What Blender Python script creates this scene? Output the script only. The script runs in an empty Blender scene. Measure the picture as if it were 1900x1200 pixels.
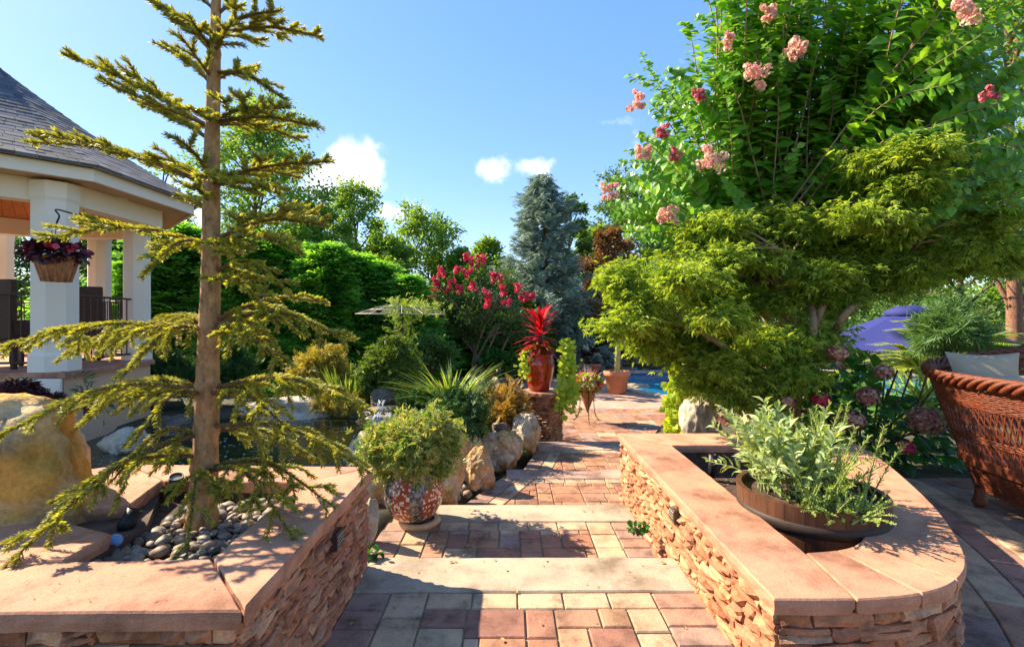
import bpy, math, random
import numpy as np
from mathutils import Vector, Matrix, noise
random.seed(7); RNG = np.random.default_rng(7)
R = math.radians
scene = bpy.context.scene
COL = scene.collection

# ------------------------------------------------------------------ camera, sky, sun, exposure
F, CX, CY, EYE = 900.0, 946.0, 592.0, 1.5
cam = bpy.data.cameras.new('camera'); camo = bpy.data.objects.new('camera', cam); COL.objects.link(camo)
camo.location = (0, 0, EYE); camo.rotation_euler = (R(90), 0, 0)
cam.sensor_width = 36; cam.lens = 36*F/1900; cam.shift_x = 4/1900; cam.shift_y = -8/1900
cam.clip_start = .05; cam.clip_end = 3000
scene.camera = camo
SUN_EL = R(38); SUN_V = Vector((-1, .46, 0)).normalized()          # horizontal direction towards the sun
world = bpy.data.worlds.new('World'); scene.world = world; world.use_nodes = True
wn = world.node_tree.nodes; wl = world.node_tree.links
bg = wn['Background']; bg.inputs['Strength'].default_value = .15
sky = wn.new('ShaderNodeTexSky'); sky.sky_type = 'NISHITA'; sky.sun_disc = False
sky.sun_elevation = SUN_EL; sky.sun_rotation = math.atan2(SUN_V.x, SUN_V.y)
sky.air_density = 1.0; sky.dust_density = .2; sky.ozone_density = 3.0
gam = wn.new('ShaderNodeGamma'); gam.inputs['Gamma'].default_value = .5; wl.new(sky.outputs[0], gam.inputs['Color'])
hsv = wn.new('ShaderNodeHueSaturation'); hsv.inputs['Saturation'].default_value = 1.75; hsv.inputs['Hue'].default_value = .513; hsv.inputs['Value'].default_value = 1.0; wl.new(gam.outputs[0], hsv.inputs['Color'])
sun = bpy.data.lights.new('sun', 'SUN'); suno = bpy.data.objects.new('sun', sun); COL.objects.link(suno)
sun.energy = 3.7; sun.angle = R(.55); sun.color = (1, .85, .62)
sd = Vector((SUN_V.x*math.cos(SUN_EL), SUN_V.y*math.cos(SUN_EL), math.sin(SUN_EL)))
suno.rotation_euler = sd.to_track_quat('Z', 'Y').to_euler(); suno.location = (-20, 10, 20)
scene.view_settings.view_transform = 'Standard'; scene.view_settings.look = 'None'
scene.view_settings.exposure = 2.0; scene.view_settings.gamma = 1
def sky_clouds():
    tc = wn.new('ShaderNodeTexCoord')
    def node(t, **k):
        n = wn.new(t)
        for a, b in k.items(): setattr(n, a, b)
        return n
    def mth(op, a, b=None):
        n = node('ShaderNodeMath', operation=op)
        for i, v in enumerate((a, b)):
            if v is None: continue
            if isinstance(v, (int, float)): n.inputs[i].default_value = v
            else: wl.new(v, n.inputs[i])
        return n.outputs[0]
    nrm = node('ShaderNodeVectorMath', operation='NORMALIZE'); wl.new(tc.outputs['Generated'], nrm.inputs[0])
    nz = node('ShaderNodeTexNoise'); nz.inputs['Scale'].default_value = 16; nz.inputs['Detail'].default_value = 7; nz.inputs['Roughness'].default_value = .55
    wl.new(nrm.outputs[0], nz.inputs['Vector'])
    total = None
    # cumulus puffs over the far trees: direction, half width, half height, amount
    for px, py, w, h, a in ((650, 300, .05, .05, .95), (690, 325, .045, .03, .7), (590, 345, .05, .04, .7), (903, 318, .035, .026, .72), (985, 310, .05, .028, .95), (1110, 228, .09, .010, .5), (740, 400, .08, .03, .7), (1500, 250, .2, .05, .6), (200, 380, .2, .06, .8)):
        d = Vector(((px-CX)/F, 1, (CY-py)/F)).normalized()
        sub = node('ShaderNodeVectorMath', operation='SUBTRACT'); wl.new(nrm.outputs[0], sub.inputs[0]); sub.inputs[1].default_value = d
        sep = node('ShaderNodeSeparateXYZ'); wl.new(sub.outputs[0], sep.inputs[0])
        ex = mth('POWER', mth('DIVIDE', mth('ABSOLUTE', sep.outputs[0]), w), 2.0); ez = mth('POWER', mth('DIVIDE', mth('ABSOLUTE', sep.outputs[2]), h), 2.0)
        ey = mth('POWER', mth('DIVIDE', mth('ABSOLUTE', sep.outputs[1]), .4), 2.0)
        g = mth('MULTIPLY', mth('EXPONENT', mth('MULTIPLY', mth('ADD', mth('ADD', ex, ez), ey), -1.0)), a)
        total = g if total is None else mth('ADD', total, g)
    v = mth('ADD', mth('MULTIPLY', total, .55), mth('MULTIPLY', mth('SUBTRACT', nz.outputs['Fac'], .5), 1.1))
    mr = node('ShaderNodeMapRange', interpolation_type='SMOOTHSTEP'); mr.inputs['From Min'].default_value = .2; mr.inputs['From Max'].default_value = .62; mr.inputs['To Max'].default_value = .8
    wl.new(v, mr.inputs['Value'])
    mx = node('ShaderNodeMix', data_type='RGBA'); wl.new(mr.outputs[0], mx.inputs['Factor']); wl.new(hsv.outputs[0], mx.inputs['A']); mx.inputs['B'].default_value = (3.6, 3.4, 3.6, 1)
    wl.new(mx.outputs['Result'], bg.inputs['Color'])
sky_clouds()

# ------------------------------------------------------------------ helpers
def P(px, py, z):                       # a pixel that lies on a level surface of height z
    y = F*(EYE-z)/(py-CY); return Vector(((px-CX)/F*y, y, z))
def W(px, py, y):                       # a pixel at a known distance
    return Vector(((px-CX)/F*y, y, EYE-(py-CY)/F*y))
def nrmz(a): return a/np.maximum(np.linalg.norm(a, axis=-1, keepdims=True), 1e-9)
MATS = {}
def mat(name, build):
    if name not in MATS:
        m = bpy.data.materials.new(name); m.use_nodes = True; build(m); MATS[name] = m
    return MATS[name]
def ramp(nt, fac, stops):
    r = nt.nodes.new('ShaderNodeValToRGB'); e = r.color_ramp.elements
    while len(e) < len(stops): e.new(.5)
    for i, (p, c) in enumerate(stops): e[i].position = p; e[i].color = (*c, 1)
    nt.links.new(fac, r.inputs['Fac']); return r.outputs['Color']
def mixc(nt, fac, a, b, mode='MIX'):
    m = nt.nodes.new('ShaderNodeMix'); m.data_type = 'RGBA'; m.blend_type = mode
    for k, v in (('Factor', fac), ('A', a), ('B', b)):
        i = [s for s in m.inputs if s.name == k and (s.type == 'RGBA' if k != 'Factor' else s.type == 'VALUE')][0]
        if hasattr(v, 'is_linked') or hasattr(v, 'links'): nt.links.new(v, i)
        elif isinstance(v, (int, float)): i.default_value = v
        else: i.default_value = (*v, 1)
    return [s for s in m.outputs if s.type == 'RGBA'][0]
def noise_tex(nt, scale, detail=5, rough=.55, coord='Object', vec_scale=None):
    tc = nt.nodes.new('ShaderNodeTexCoord'); n = nt.nodes.new('ShaderNodeTexNoise')
    n.inputs['Scale'].default_value = scale; n.inputs['Detail'].default_value = detail; n.inputs['Roughness'].default_value = rough
    src = tc.outputs[coord] if coord != 'World' else nt.nodes.new('ShaderNodeNewGeometry').outputs['Position']
    if vec_scale:
        mp = nt.nodes.new('ShaderNodeMapping'); mp.inputs['Scale'].default_value = vec_scale; nt.links.new(src, mp.inputs['Vector']); src = mp.outputs[0]
    nt.links.new(src, n.inputs['Vector']); return n.outputs['Fac']
def bump(nt, h, strength=.3, dist=.01):
    b = nt.nodes.new('ShaderNodeBump'); b.inputs['Strength'].default_value = strength; b.inputs['Distance'].default_value = dist
    nt.links.new(h, b.inputs['Height']); nt.links.new(b.outputs[0], nt.nodes['Principled BSDF'].inputs['Normal'])
def plain(name, col, rough=.6, metal=0, var=.25, nscale=6, bmp=.15, spec=.4):
    def b(m):
        nt = m.node_tree; p = nt.nodes['Principled BSDF']
        n = noise_tex(nt, nscale, 6, .6, 'World')
        c = ramp(nt, n, [(.3, tuple(x*(1-var) for x in col)), (.7, tuple(min(1, x*(1+var)) for x in col))])
        nt.links.new(c, p.inputs['Base Color']); p.inputs['Roughness'].default_value = rough; p.inputs['Metallic'].default_value = metal
        p.inputs['Specular IOR Level'].default_value = spec
        if bmp: bump(nt, noise_tex(nt, nscale*12, 4, .6, 'World'), bmp, .004)
    return mat(name, b)
def stone(name, cols, nscale=7, rough=.85, bmp=.5, grain=90, obj_random=True, dist=.008):
    """several colours: one picked per object, mottled inside"""
    def b(m):
        nt = m.node_tree; p = nt.nodes['Principled BSDF']
        k = len(cols)
        if obj_random:
            oi = nt.nodes.new('ShaderNodeObjectInfo'); base = ramp(nt, oi.outputs['Random'], [(i/max(1, k-1), c) for i, c in enumerate(cols)])
        else:
            base = ramp(nt, noise_tex(nt, nscale*.35, 3, .5, 'World'), [(.3+.4*i/max(1, k-1), c) for i, c in enumerate(cols)])
        mot = ramp(nt, noise_tex(nt, nscale, 7, .65, 'World'), [(.34, (.52, .49, .46)), (.5, (1, 1, 1)), (.66, (1.28, 1.24, 1.16))])
        c = mixc(nt, 1.0, base, mot, 'MULTIPLY')
        fine = ramp(nt, noise_tex(nt, grain, 3, .7, 'World'), [(.3, (.72, .7, .7)), (.7, (1.18, 1.18, 1.18))])
        c = mixc(nt, .8, c, fine, 'MULTIPLY')
        nt.links.new(c, p.inputs['Base Color']); p.inputs['Roughness'].default_value = rough; p.inputs['Specular IOR Level'].default_value = .25
        h = nt.nodes.new('ShaderNodeMath'); h.operation = 'ADD'
        nt.links.new(noise_tex(nt, grain*.35, 6, .7, 'World'), h.inputs[0]); nt.links.new(noise_tex(nt, nscale*2, 5, .6, 'World'), h.inputs[1])
        bump(nt, h.outputs[0], bmp, dist)
    return mat(name, b)
def leafmat(name, dark, light, trans=.4, rough=.42, tcol=None, spec=.4):
    def b(m):
        nt = m.node_tree; p = nt.nodes['Principled BSDF']; out = nt.nodes['Material Output']
        at = nt.nodes.new('ShaderNodeAttribute'); at.attribute_name = 'var'
        c = ramp(nt, at.outputs['Fac'], [(0, dark), (1, light)])
        nt.links.new(c, p.inputs['Base Color']); p.inputs['Roughness'].default_value = rough; p.inputs['Specular IOR Level'].default_value = spec
        t = nt.nodes.new('ShaderNodeBsdfTranslucent')
        tc = mixc(nt, 1.0, c, tcol or (1.5, 1.35, .55), 'MULTIPLY'); nt.links.new(tc, t.inputs['Color'])
        mx = nt.nodes.new('ShaderNodeMixShader'); mx.inputs[0].default_value = trans
        nt.links.new(p.outputs[0], mx.inputs[1]); nt.links.new(t.outputs[0], mx.inputs[2]); nt.links.new(mx.outputs[0], out.inputs['Surface'])
    return mat(name, b)
def barkmat(name, col, var=.5):
    def b(m):
        nt = m.node_tree; p = nt.nodes['Principled BSDF']
        n = noise_tex(nt, 26, 8, .75, 'World', (1, 1, .5))
        c = ramp(nt, n, [(.3, tuple(x*(1-var) for x in col)), (.5, col), (.72, tuple(min(1, x*(1+var)) for x in col))])
        nt.links.new(c, p.inputs['Base Color']); p.inputs['Roughness'].default_value = .9; p.inputs['Specular IOR Level'].default_value = .15
        bump(nt, noise_tex(nt, 60, 6, .7, 'World', (1, 1, .5)), 1.0, .02)
    return mat(name, b)

class MB:                               # mesh builder: chunks of vertices and faces -> one mesh object
    def __init__(s): s.v = []; s.f = []; s.n = 0; s.var = []
    def add(s, V, faces, mi=0, smooth=False, var=None):
        V = np.asarray(V, float).reshape(-1, 3)
        groups = {}
        for f in faces: groups.setdefault(len(f), []).append(f)
        for k, a in groups.items(): s.f.append((np.asarray(a, int)+s.n, mi, smooth))
        s.v.append(V); s.n += len(V)
        s.var.append(np.full(len(V), .5) if var is None else np.broadcast_to(np.asarray(var, float), (len(V),)))
    def leaves(s, T, pos, d, up, size, mi=0, var=None, smooth=False):
        V, faces = T; pos = np.asarray(pos, float).reshape(-1, 3); N = len(pos)
        if N == 0: return
        y = nrmz(np.broadcast_to(np.asarray(d, float), (N, 3)) + 1e-6); x = nrmz(np.cross(y, np.broadcast_to(np.asarray(up, float), (N, 3))+RNG.normal(0, 1e-4, (N, 3)))); z = np.cross(x, y)
        size = np.broadcast_to(np.asarray(size, float), (N,))[:, None, None]
        A = pos[:, None, :] + size*(V[None, :, 0:1]*x[:, None] + V[None, :, 1:2]*y[:, None] + V[None, :, 2:3]*z[:, None])
        k = len(V); off = (np.arange(N)*k)[:, None, None] + s.n
        groups = {}
        for f in faces: groups.setdefault(len(f), []).append(f)
        for q, a in groups.items(): s.f.append(((np.asarray(a, int)[None]+off).reshape(-1, q), mi, smooth))
        s.v.append(A.reshape(-1, 3)); s.n += N*k
        var = RNG.random(N) if var is None else np.broadcast_to(np.asarray(var, float), (N,))
        s.var.append(np.repeat(var, k))
    def tube(s, pts, rad, n=8, mi=0, cap=True, var=.5):
        pts = np.asarray([tuple(p) for p in pts], float); m = len(pts); rad = np.broadcast_to(np.asarray(rad, float), (m,))
        t = nrmz(np.gradient(pts, axis=0)); ref = np.array([0, 0, 1.]) if abs(t[0][2]) < .9 else np.array([1., 0, 0])
        V = []; u = np.cross(t[0], ref); u /= np.linalg.norm(u)
        a = np.arange(n)*2*math.pi/n
        for i in range(m):
            u = u-t[i]*np.dot(u, t[i]); u /= max(np.linalg.norm(u), 1e-9); w = np.cross(t[i], u)
            V.append(pts[i]+rad[i]*(np.cos(a)[:, None]*u+np.sin(a)[:, None]*w))
        V = np.concatenate(V); fs = [(i*n+j, i*n+(j+1) % n, (i+1)*n+(j+1) % n, (i+1)*n+j) for i in range(m-1) for j in range(n)]
        s.add(V, fs, mi, True, var)
        if cap: s.add(V[:n], [tuple(range(n))[::-1]], mi); s.add(V[-n:], [tuple(range(n))], mi)
    def box(s, c, d, rz=0, mi=0, bev=0):
        cx, cy, cz = c; dx, dy, dz = (q/2 for q in d); b = bev
        if b:
            V = []
            for z, i in ((-dz, b), (-dz+b, 0), (dz-b, 0), (dz, b)):
                V += [(-dx+i, -dy+i, z), (dx-i, -dy+i, z), (dx-i, dy-i, z), (-dx+i, dy-i, z)]
            fs = [(3, 2, 1, 0), (12, 13, 14, 15)]+[(r*4+j, r*4+(j+1) % 4, r*4+4+(j+1) % 4, r*4+4+j) for r in range(3) for j in range(4)]
        else:
            V = [(x, y, z) for z in (-dz, dz) for x, y in ((-dx, -dy), (dx, -dy), (dx, dy), (-dx, dy))]
            fs = [(3, 2, 1, 0), (4, 5, 6, 7)]+[(j, (j+1) % 4, 4+(j+1) % 4, 4+j) for j in range(4)]
        V = np.array(V); c_, s_ = math.cos(rz), math.sin(rz)
        V = np.stack([V[:, 0]*c_-V[:, 1]*s_+cx, V[:, 0]*s_+V[:, 1]*c_+cy, V[:, 2]+cz], 1); s.add(V, fs, mi)
    def lathe(s, prof, c=(0, 0, 0), n=28, mi=0, axis=None, wob=0):
        V = []; a = np.arange(n)*2*math.pi/n
        for r, z in prof: V.append(np.stack([r*np.cos(a), r*np.sin(a), np.full(n, z)], 1))
        V = np.concatenate(V)
        if axis is not None: V = V @ np.array(Vector((0, 0, 1)).rotation_difference(Vector(axis)).to_matrix()).T
        V = V+np.array(c); m = len(prof)
        s.add(V, [(i*n+j, i*n+(j+1) % n, (i+1)*n+(j+1) % n, (i+1)*n+j) for i in range(m-1) for j in range(n)], mi, True)
    def prism(s, poly, z0, z1, mi=0, bev=.004, smooth=False):
        """flat outline (counter-clockwise) extruded from z0 to z1 with a small chamfer on top"""
        poly = [tuple(p[:2]) for p in poly]; k = len(poly)
        if sum(poly[i][0]*poly[(i+1) % k][1]-poly[(i+1) % k][0]*poly[i][1] for i in range(k)) < 0: poly = poly[::-1]
        ins = inset(poly, bev) if bev else poly
        V = [(x, y, z0) for x, y in poly]+[(x, y, z1-bev) for x, y in poly]+([(x, y, z1) for x, y in ins] if bev else [])
        if not bev: V = [(x, y, z0) for x, y in poly]+[(x, y, z1) for x, y in poly]
        rings = 3 if bev else 2
        fs = [tuple(range(k))[::-1], tuple(range((rings-1)*k, rings*k))]+[(r*k+j, r*k+(j+1) % k, (r+1)*k+(j+1) % k, (r+1)*k+j) for r in range(rings-1) for j in range(k)]
        s.add(V, fs, mi, smooth)
    def mesh(s, name):
        me = bpy.data.meshes.new(name); V = np.concatenate(s.v) if s.v else np.zeros((0, 3))
        me.vertices.add(len(V)); me.vertices.foreach_set('co', V.ravel())
        lo = np.concatenate([f.ravel() for f, _, _ in s.f]); tot = np.concatenate([np.full(len(f), f.shape[1]) for f, _, _ in s.f])
        me.loops.add(len(lo)); me.loops.foreach_set('vertex_index', lo.astype(np.int32))
        me.polygons.add(len(tot)); st = np.concatenate([[0], np.cumsum(tot)[:-1]])
        me.polygons.foreach_set('loop_start', st.astype(np.int32)); me.polygons.foreach_set('loop_total', tot.astype(np.int32))
        me.polygons.foreach_set('material_index', np.concatenate([np.full(len(f), m) for f, m, _ in s.f]).astype(np.int32))
        me.polygons.foreach_set('use_smooth', np.concatenate([np.full(len(f), sm) for f, _, sm in s.f]))
        at = me.attributes.new('var', 'FLOAT', 'POINT'); at.data.foreach_set('value', np.concatenate(s.var).astype(np.float32))
        me.update(calc_edges=True); return me
    def build(s, name, mats, parent=None, kind=None):
        me = s.mesh(name)
        for m in (mats if isinstance(mats, (list, tuple)) else [mats]): me.materials.append(m)
        return link(name, me, parent, kind)
def link(name, me, parent=None, kind=None):
    o = bpy.data.objects.new(name, me); COL.objects.link(o)
    if parent is not None: o.parent = parent; o.matrix_parent_inverse = Matrix.Translation(-parent.location) if not parent.parent else Matrix.Identity(4)
    if kind: o['kind'] = kind
    return o
def tag(o, label=None, cat=None, group=None, kind=None):
    for k, v in (('label', label), ('category', cat), ('group', group), ('kind', kind)):
        if v: o[k] = v
    return o
def thing(name, label, cat, loc=(0, 0, 0), group=None):
    o = bpy.data.objects.new(name, None); COL.objects.link(o); o.location = loc; o.empty_display_size = .1
    return tag(o, label, cat, group)
def inset(poly, d):
    k = len(poly); out = []
    for i in range(k):
        p0, p1, p2 = (np.array(poly[j % k], float) for j in (i-1, i, i+1))
        a = nrmz(p1-p0); b = nrmz(p2-p1); n1 = np.array([-a[1], a[0]]); n2 = np.array([-b[1], b[0]])
        m = n1+n2; l = np.dot(m, m)
        out.append(tuple(p1+m*(2*d/max(l, .5)))) if l > 1e-6 else out.append(tuple(p1+n1*d))
    return out
def clip(poly, a, b):                   # keep the part of poly left of the line a->b
    out = []; k = len(poly)
    side = lambda p: (b[0]-a[0])*(p[1]-a[1])-(b[1]-a[1])*(p[0]-a[0])
    for i in range(k):
        p, q = poly[i], poly[(i+1) % k]; sp, sq = side(p), side(q)
        if sp >= 0: out.append(p)
        if (sp >= 0) != (sq >= 0): t = sp/(sp-sq); out.append((p[0]+t*(q[0]-p[0]), p[1]+t*(q[1]-p[1])))
    return out
def area(p): return abs(sum(p[i][0]*p[(i+1) % len(p)][1]-p[(i+1) % len(p)][0]*p[i][1] for i in range(len(p)))/2)
def spline(pts, n=8):
    pts = [np.array(tuple(p), float) for p in pts]; pts = [2*pts[0]-pts[1]]+pts+[2*pts[-1]-pts[-2]]; out = []
    for i in range(1, len(pts)-2):
        for k in range(n):
            t = k/n; a, b, c, d = pts[i-1:i+3]
            out.append(.5*(2*b+(c-a)*t+(2*a-5*b+4*c-d)*t*t+(3*b-a-3*c+d)*t**3))
    out.append(pts[-2]); return out
def rnd(a, b): return random.uniform(a, b)
def rdir(n, up=0.):
    v = RNG.normal(0, 1, (n, 3)); v[:, 2] += up; return nrmz(v)

# leaf templates: local x = width, y = along the leaf, z = normal
def t_leaf(w=.25, fold=.08, droop=.12):
    V = np.array([(0, 0, 0), (-w*.8, .28, fold), (-w, .55, fold), (0, 1, -droop), (w, .55, fold), (w*.8, .28, fold), (0, .28, 0), (0, .58, 0)], float)
    return V, [(0, 6, 1), (0, 5, 6), (1, 6, 7, 2), (6, 5, 4, 7), (2, 7, 3), (7, 4, 3)]
def t_cheap(w=.3, fold=.1): return np.array([(0, 0, 0), (w, .5, fold), (0, 1, 0), (-w, .5, fold)], float), [(0, 1, 2), (0, 2, 3)]
def t_palm(n=5, w=.1, spread=150, droop=.25):
    V = [(0, 0, 0)]; fs = []
    for i in range(n):
        t = i/(n-1)-.5; a = R(spread)*t; l = 1-.45*abs(t)*1.6; dx, dy = math.sin(a), math.cos(a); k = len(V)
        V += [(dx*l*.5-dy*w, dy*l*.5+dx*w, .03), (dx*l, dy*l, -droop*l), (dx*l*.5+dy*w, dy*l*.5-dx*w, .03)]; fs += [(0, k+2, k+1), (0, k+1, k)]
    return np.array(V, float), fs
def t_spray(n=6, w=.07, curl=.25):      # flat fern-like spray
    V = []; fs = []
    for i in range(n):
        t = i/n
        for s in (-1, 1):
            k = len(V); l = .5*(1-.75*t); V += [(0, t, -curl*t*t), (s*l*.6, t+.1, .02-curl*t*t), (s*l, t+.34*l+.12, -.1-curl*t*t), (s*l*.45, t+.24, -curl*t*t)]; fs.append((k, k+1, k+2, k+3))
    k = len(V); V += [(-w, .6, -curl*.4), (w, .6, -curl*.4), (0, 1.15, -curl*1.2)]; fs.append((k, k+1, k+2)); return np.array(V, float), fs
def t_blade(w=.03, arch=.5, n=5):
    V = []; fs = []
    for i in range(n+1):
        t = i/n; ww = w*(1-t**2.2)+.002; V += [(-ww, t*(1-.18*arch*t), -arch*t*t*.55), (ww, t*(1-.18*arch*t), -arch*t*t*.55)]
    for i in range(n): fs.append((2*i, 2*i+1, 2*i+3, 2*i+2))
    return np.array(V, float), fs
T_NEEDLE = (np.array([(-.08, 0, 0), (.08, 0, 0), (.09, .7, .03), (0, 1, 0), (-.09, .7, .03)], float), [(0, 1, 2, 3, 4)])
T_PETAL4 = (np.array([(0, 0, 0), (.5, .15, .12), (.35, .5, .15), (-.15, .5, .12), (-.5, .35, .15), (-.5, -.15, .12), (-.35, -.5, .15), (.15, -.5, .12), (.5, -.35, .15)], float), [(0, 1, 2, 3), (0, 3, 4, 5), (0, 5, 6, 7), (0, 7, 8, 1)])

# ------------------------------------------------------------------ materials
M_CAP = stone('pink_sandstone', [(.47, .235, .145), (.51, .27, .17), (.45, .22, .14)], 3, .85, .35, 160)
M_LEDGE = stone('ledge_stone', [(.34, .13, .065), (.47, .21, .11), (.40, .17, .09), (.55, .31, .18), (.44, .19, .09), (.30, .12, .07), (.52, .27, .15)], 9, .9, .8, 70)
M_MORTAR = plain('mortar', (.09, .06, .045), .95, 0, .4, 10, .6)
M_PRED = stone('paver_red', [(.29, .13, .08), (.36, .19, .11), (.30, .14, .095), (.42, .25, .15), (.25, .12, .09), (.35, .18, .11)], 6, .85, .4, 120)
M_PTAN = stone('paver_tan', [(.42, .29, .18), (.48, .35, .23), (.40, .26, .16)], 6, .85, .4, 120)
M_PPUR = stone('paver_purple', [(.28, .18, .145), (.32, .21, .165), (.33, .185, .13)], 6, .85, .4, 120)
M_SAND = plain('joint_sand', (.22, .19, .11), .95, 0, .35, 12, .5)
M_SLAB = stone('step_slab', [(.34, .27, .20), (.42, .33, .24), (.37, .27, .20)], 2.2, .8, .3, 130, obj_random=False)
M_SLABR = stone('step_slab_rose', [(.40, .25, .2), (.43, .28, .22)], 2.2, .8, .3, 130, obj_random=False)
M_SOIL = plain('bark_mulch', (.075, .045, .03), .95, 0, .6, 30, 1.0)
M_EARTH = plain('garden_earth', (.06, .055, .03), .95, 0, .5, 5, .8)
M_BOULD = stone('tan_boulder', [(.55, .44, .31), (.48, .28, .10), (.60, .50, .38), (.44, .25, .09)], 9, .9, .9, 60, obj_random=False, dist=.025)
M_GOLD = stone('golden_boulder', [(.52, .29, .06), (.50, .28, .06), (.60, .46, .28), (.52, .31, .08)], 5, .9, .9, 50, obj_random=False, dist=.025)
M_DARKROCK = stone('wet_rock', [(.09, .075, .06), (.16, .13, .10), (.30, .26, .2)], 5, .45, .8, 50, obj_random=False, dist=.02)
M_PALEROCK = stone('pale_flat_rock', [(.40, .35, .27), (.52, .46, .37), (.3, .27, .21)], 4, .85, .8, 50, obj_random=False, dist=.02)
M_PEBBLE = stone('river_pebble', [(.16, .13, .10), (.28, .24, .19), (.22, .15, .10), (.36, .31, .25), (.2, .18, .16)], 12, .6, .2, 140)
M_STUCCO = plain('peach_stucco', (.68, .42, .27), .9, 0, .06, 3, .4)
M_WHITE = plain('cream_paint', (.82, .72, .60), .6, 0, .04, 2, .05)
M_CEIL = plain('cedar_ceiling', (.42, .16, .05), .5, 0, .3, 4, .1)
M_IRON = plain('brown_iron', (.07, .04, .03), .5, .3, .2, 8, .1)
M_BLACK = plain('black_metal', (.012, .012, .013), .45, .2, .3, 8, .1)
M_BARK_FIR = barkmat('fir_bark', (.48, .27, .13), .7)
M_BARK = barkmat('brown_bark', (.14, .09, .06)); M_BARK_TAN = barkmat('smooth_tan_bark', (.38, .25, .15), .35); M_BARK_RED = barkmat('red_bark', (.28, .14, .09))
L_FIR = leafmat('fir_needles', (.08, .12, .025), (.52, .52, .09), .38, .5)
L_CRAPE = leafmat('crape_leaf', (.07, .24, .02), (.30, .54, .05), .5, .38)
L_MAPLE = leafmat('maple_leaf', (.09, .20, .02), (.45, .56, .08), .48, .5)
L_HEDGE = leafmat('arborvitae_green', (.05, .22, .03), (.24, .50, .07), .5, .6)
L_TREE = leafmat('tree_green', (.07, .19, .025), (.27, .42, .06), .45, .5)
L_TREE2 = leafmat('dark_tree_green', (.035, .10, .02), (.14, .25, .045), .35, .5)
L_SPRUCE = leafmat('blue_spruce_needles', (.12, .19, .14), (.38, .46, .38), .2, .6, (1, 1.1, .9))
L_BROWN = leafmat('rusty_leaf', (.12, .055, .02), (.34, .17, .05), .3, .6)
L_LIME = leafmat('lime_leaf', (.28, .42, .03), (.55, .66, .06), .4, .45)
L_SAGE = leafmat('sage_leaf', (.22, .33, .10), (.48, .56, .26), .35, .6)
L_HERB = leafmat('herb_leaf', (.16, .28, .03), (.38, .48, .09), .4, .5)
L_RED = leafmat('red_ti_leaf', (.16, .008, .018), (.52, .025, .035), .35, .5, (1.4, .6, .5), .2)
L_GRASS = leafmat('grass_blade', (.10, .20, .03), (.34, .42, .09), .4, .45)
L_HYD = leafmat('hydrangea_leaf', (.02, .09, .012), (.08, .24, .03), .35, .4)
L_GOLDC = leafmat('golden_cypress', (.22, .20, .03), (.48, .40, .07), .3, .55)
L_DARKC = leafmat('dark_cypress', (.014, .055, .012), (.07, .17, .03), .2, .6)
L_PINK = leafmat('pink_blossom', (.72, .36, .32), (.88, .68, .56), .35, .6, (1.2, 1, .9))
L_HOT = leafmat('hot_pink_blossom', (.55, .03, .09), (.75, .09, .16), .3, .6, (1.2, .8, .8))
L_HEAD = leafmat('dusky_hydrangea_petal', (.36, .07, .09), (.66, .44, .28), .3, .6, (1.2, 1, .8))
L_DKLEAF = leafmat('burgundy_leaf', (.025, .008, .012), (.11, .03, .035), .2, .4, (1.3, .7, .6))
L_PALMF = leafmat('palm_frond', (.16, .27, .03), (.42, .47, .08), .4, .45)
L_ORANGE = leafmat('bronze_sprig', (.26, .15, .04), (.50, .34, .08), .3, .6)
L_VARIEG = leafmat('bronze_green_leaf', (.10, .24, .03), (.52, .48, .16), .35, .5)

# ------------------------------------------------------------------ ground, water
def sstep(a, b, x): t = np.clip((x-a)/(b-a), 0, 1); return t*t*(3-2*t)
EDGE_Y = np.array([-20, 3.0, 4.3, 5.74, 7.6, 9, 12, 16, 20, 22, 60]); EDGE_X = np.array([-.9, -.95, -.6, .02, .45, .4, -.35, -.85, -.6, -.6, -.6])
POND_C = np.array([-3.5, 6.55]); POND_R = np.array([2.15, 1.5]); POND_Z = -.12
def ground_z(x, y):
    x = np.asarray(x, float); y = np.asarray(y, float)
    ex = np.interp(y, EDGE_Y, EDGE_X)
    bed = np.where(y < 9, -.06, -.06-.42*sstep(9, 14, y)); bed = bed-.25*sstep(-1.6, 0, x-ex)*sstep(3, 6, y)
    z = -.95+(bed+.95)*sstep(.05, -.3, x-ex)
    pr = ((x-POND_C[0])/POND_R[0])**2+((y-POND_C[1])/POND_R[1])**2
    z = z-.6*sstep(1.15, .75, pr)
    rb = sstep(1.75, 2.15, x)*sstep(4.3, 4.5, y)*sstep(8.6, 7.0, y+.25*np.maximum(0, 3-x))
    rb = np.maximum(rb, sstep(3.6, 4.4, x)*sstep(4.4, 4.8, y)*sstep(9.5, 7.5, y))
    z = np.maximum(z, -.95+rb*.97)
    far = sstep(19.5, 23, y); z = z*(1-far)+(-.6)*far
    return z
def gz(x, y): return float(ground_z(x, y))
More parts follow.
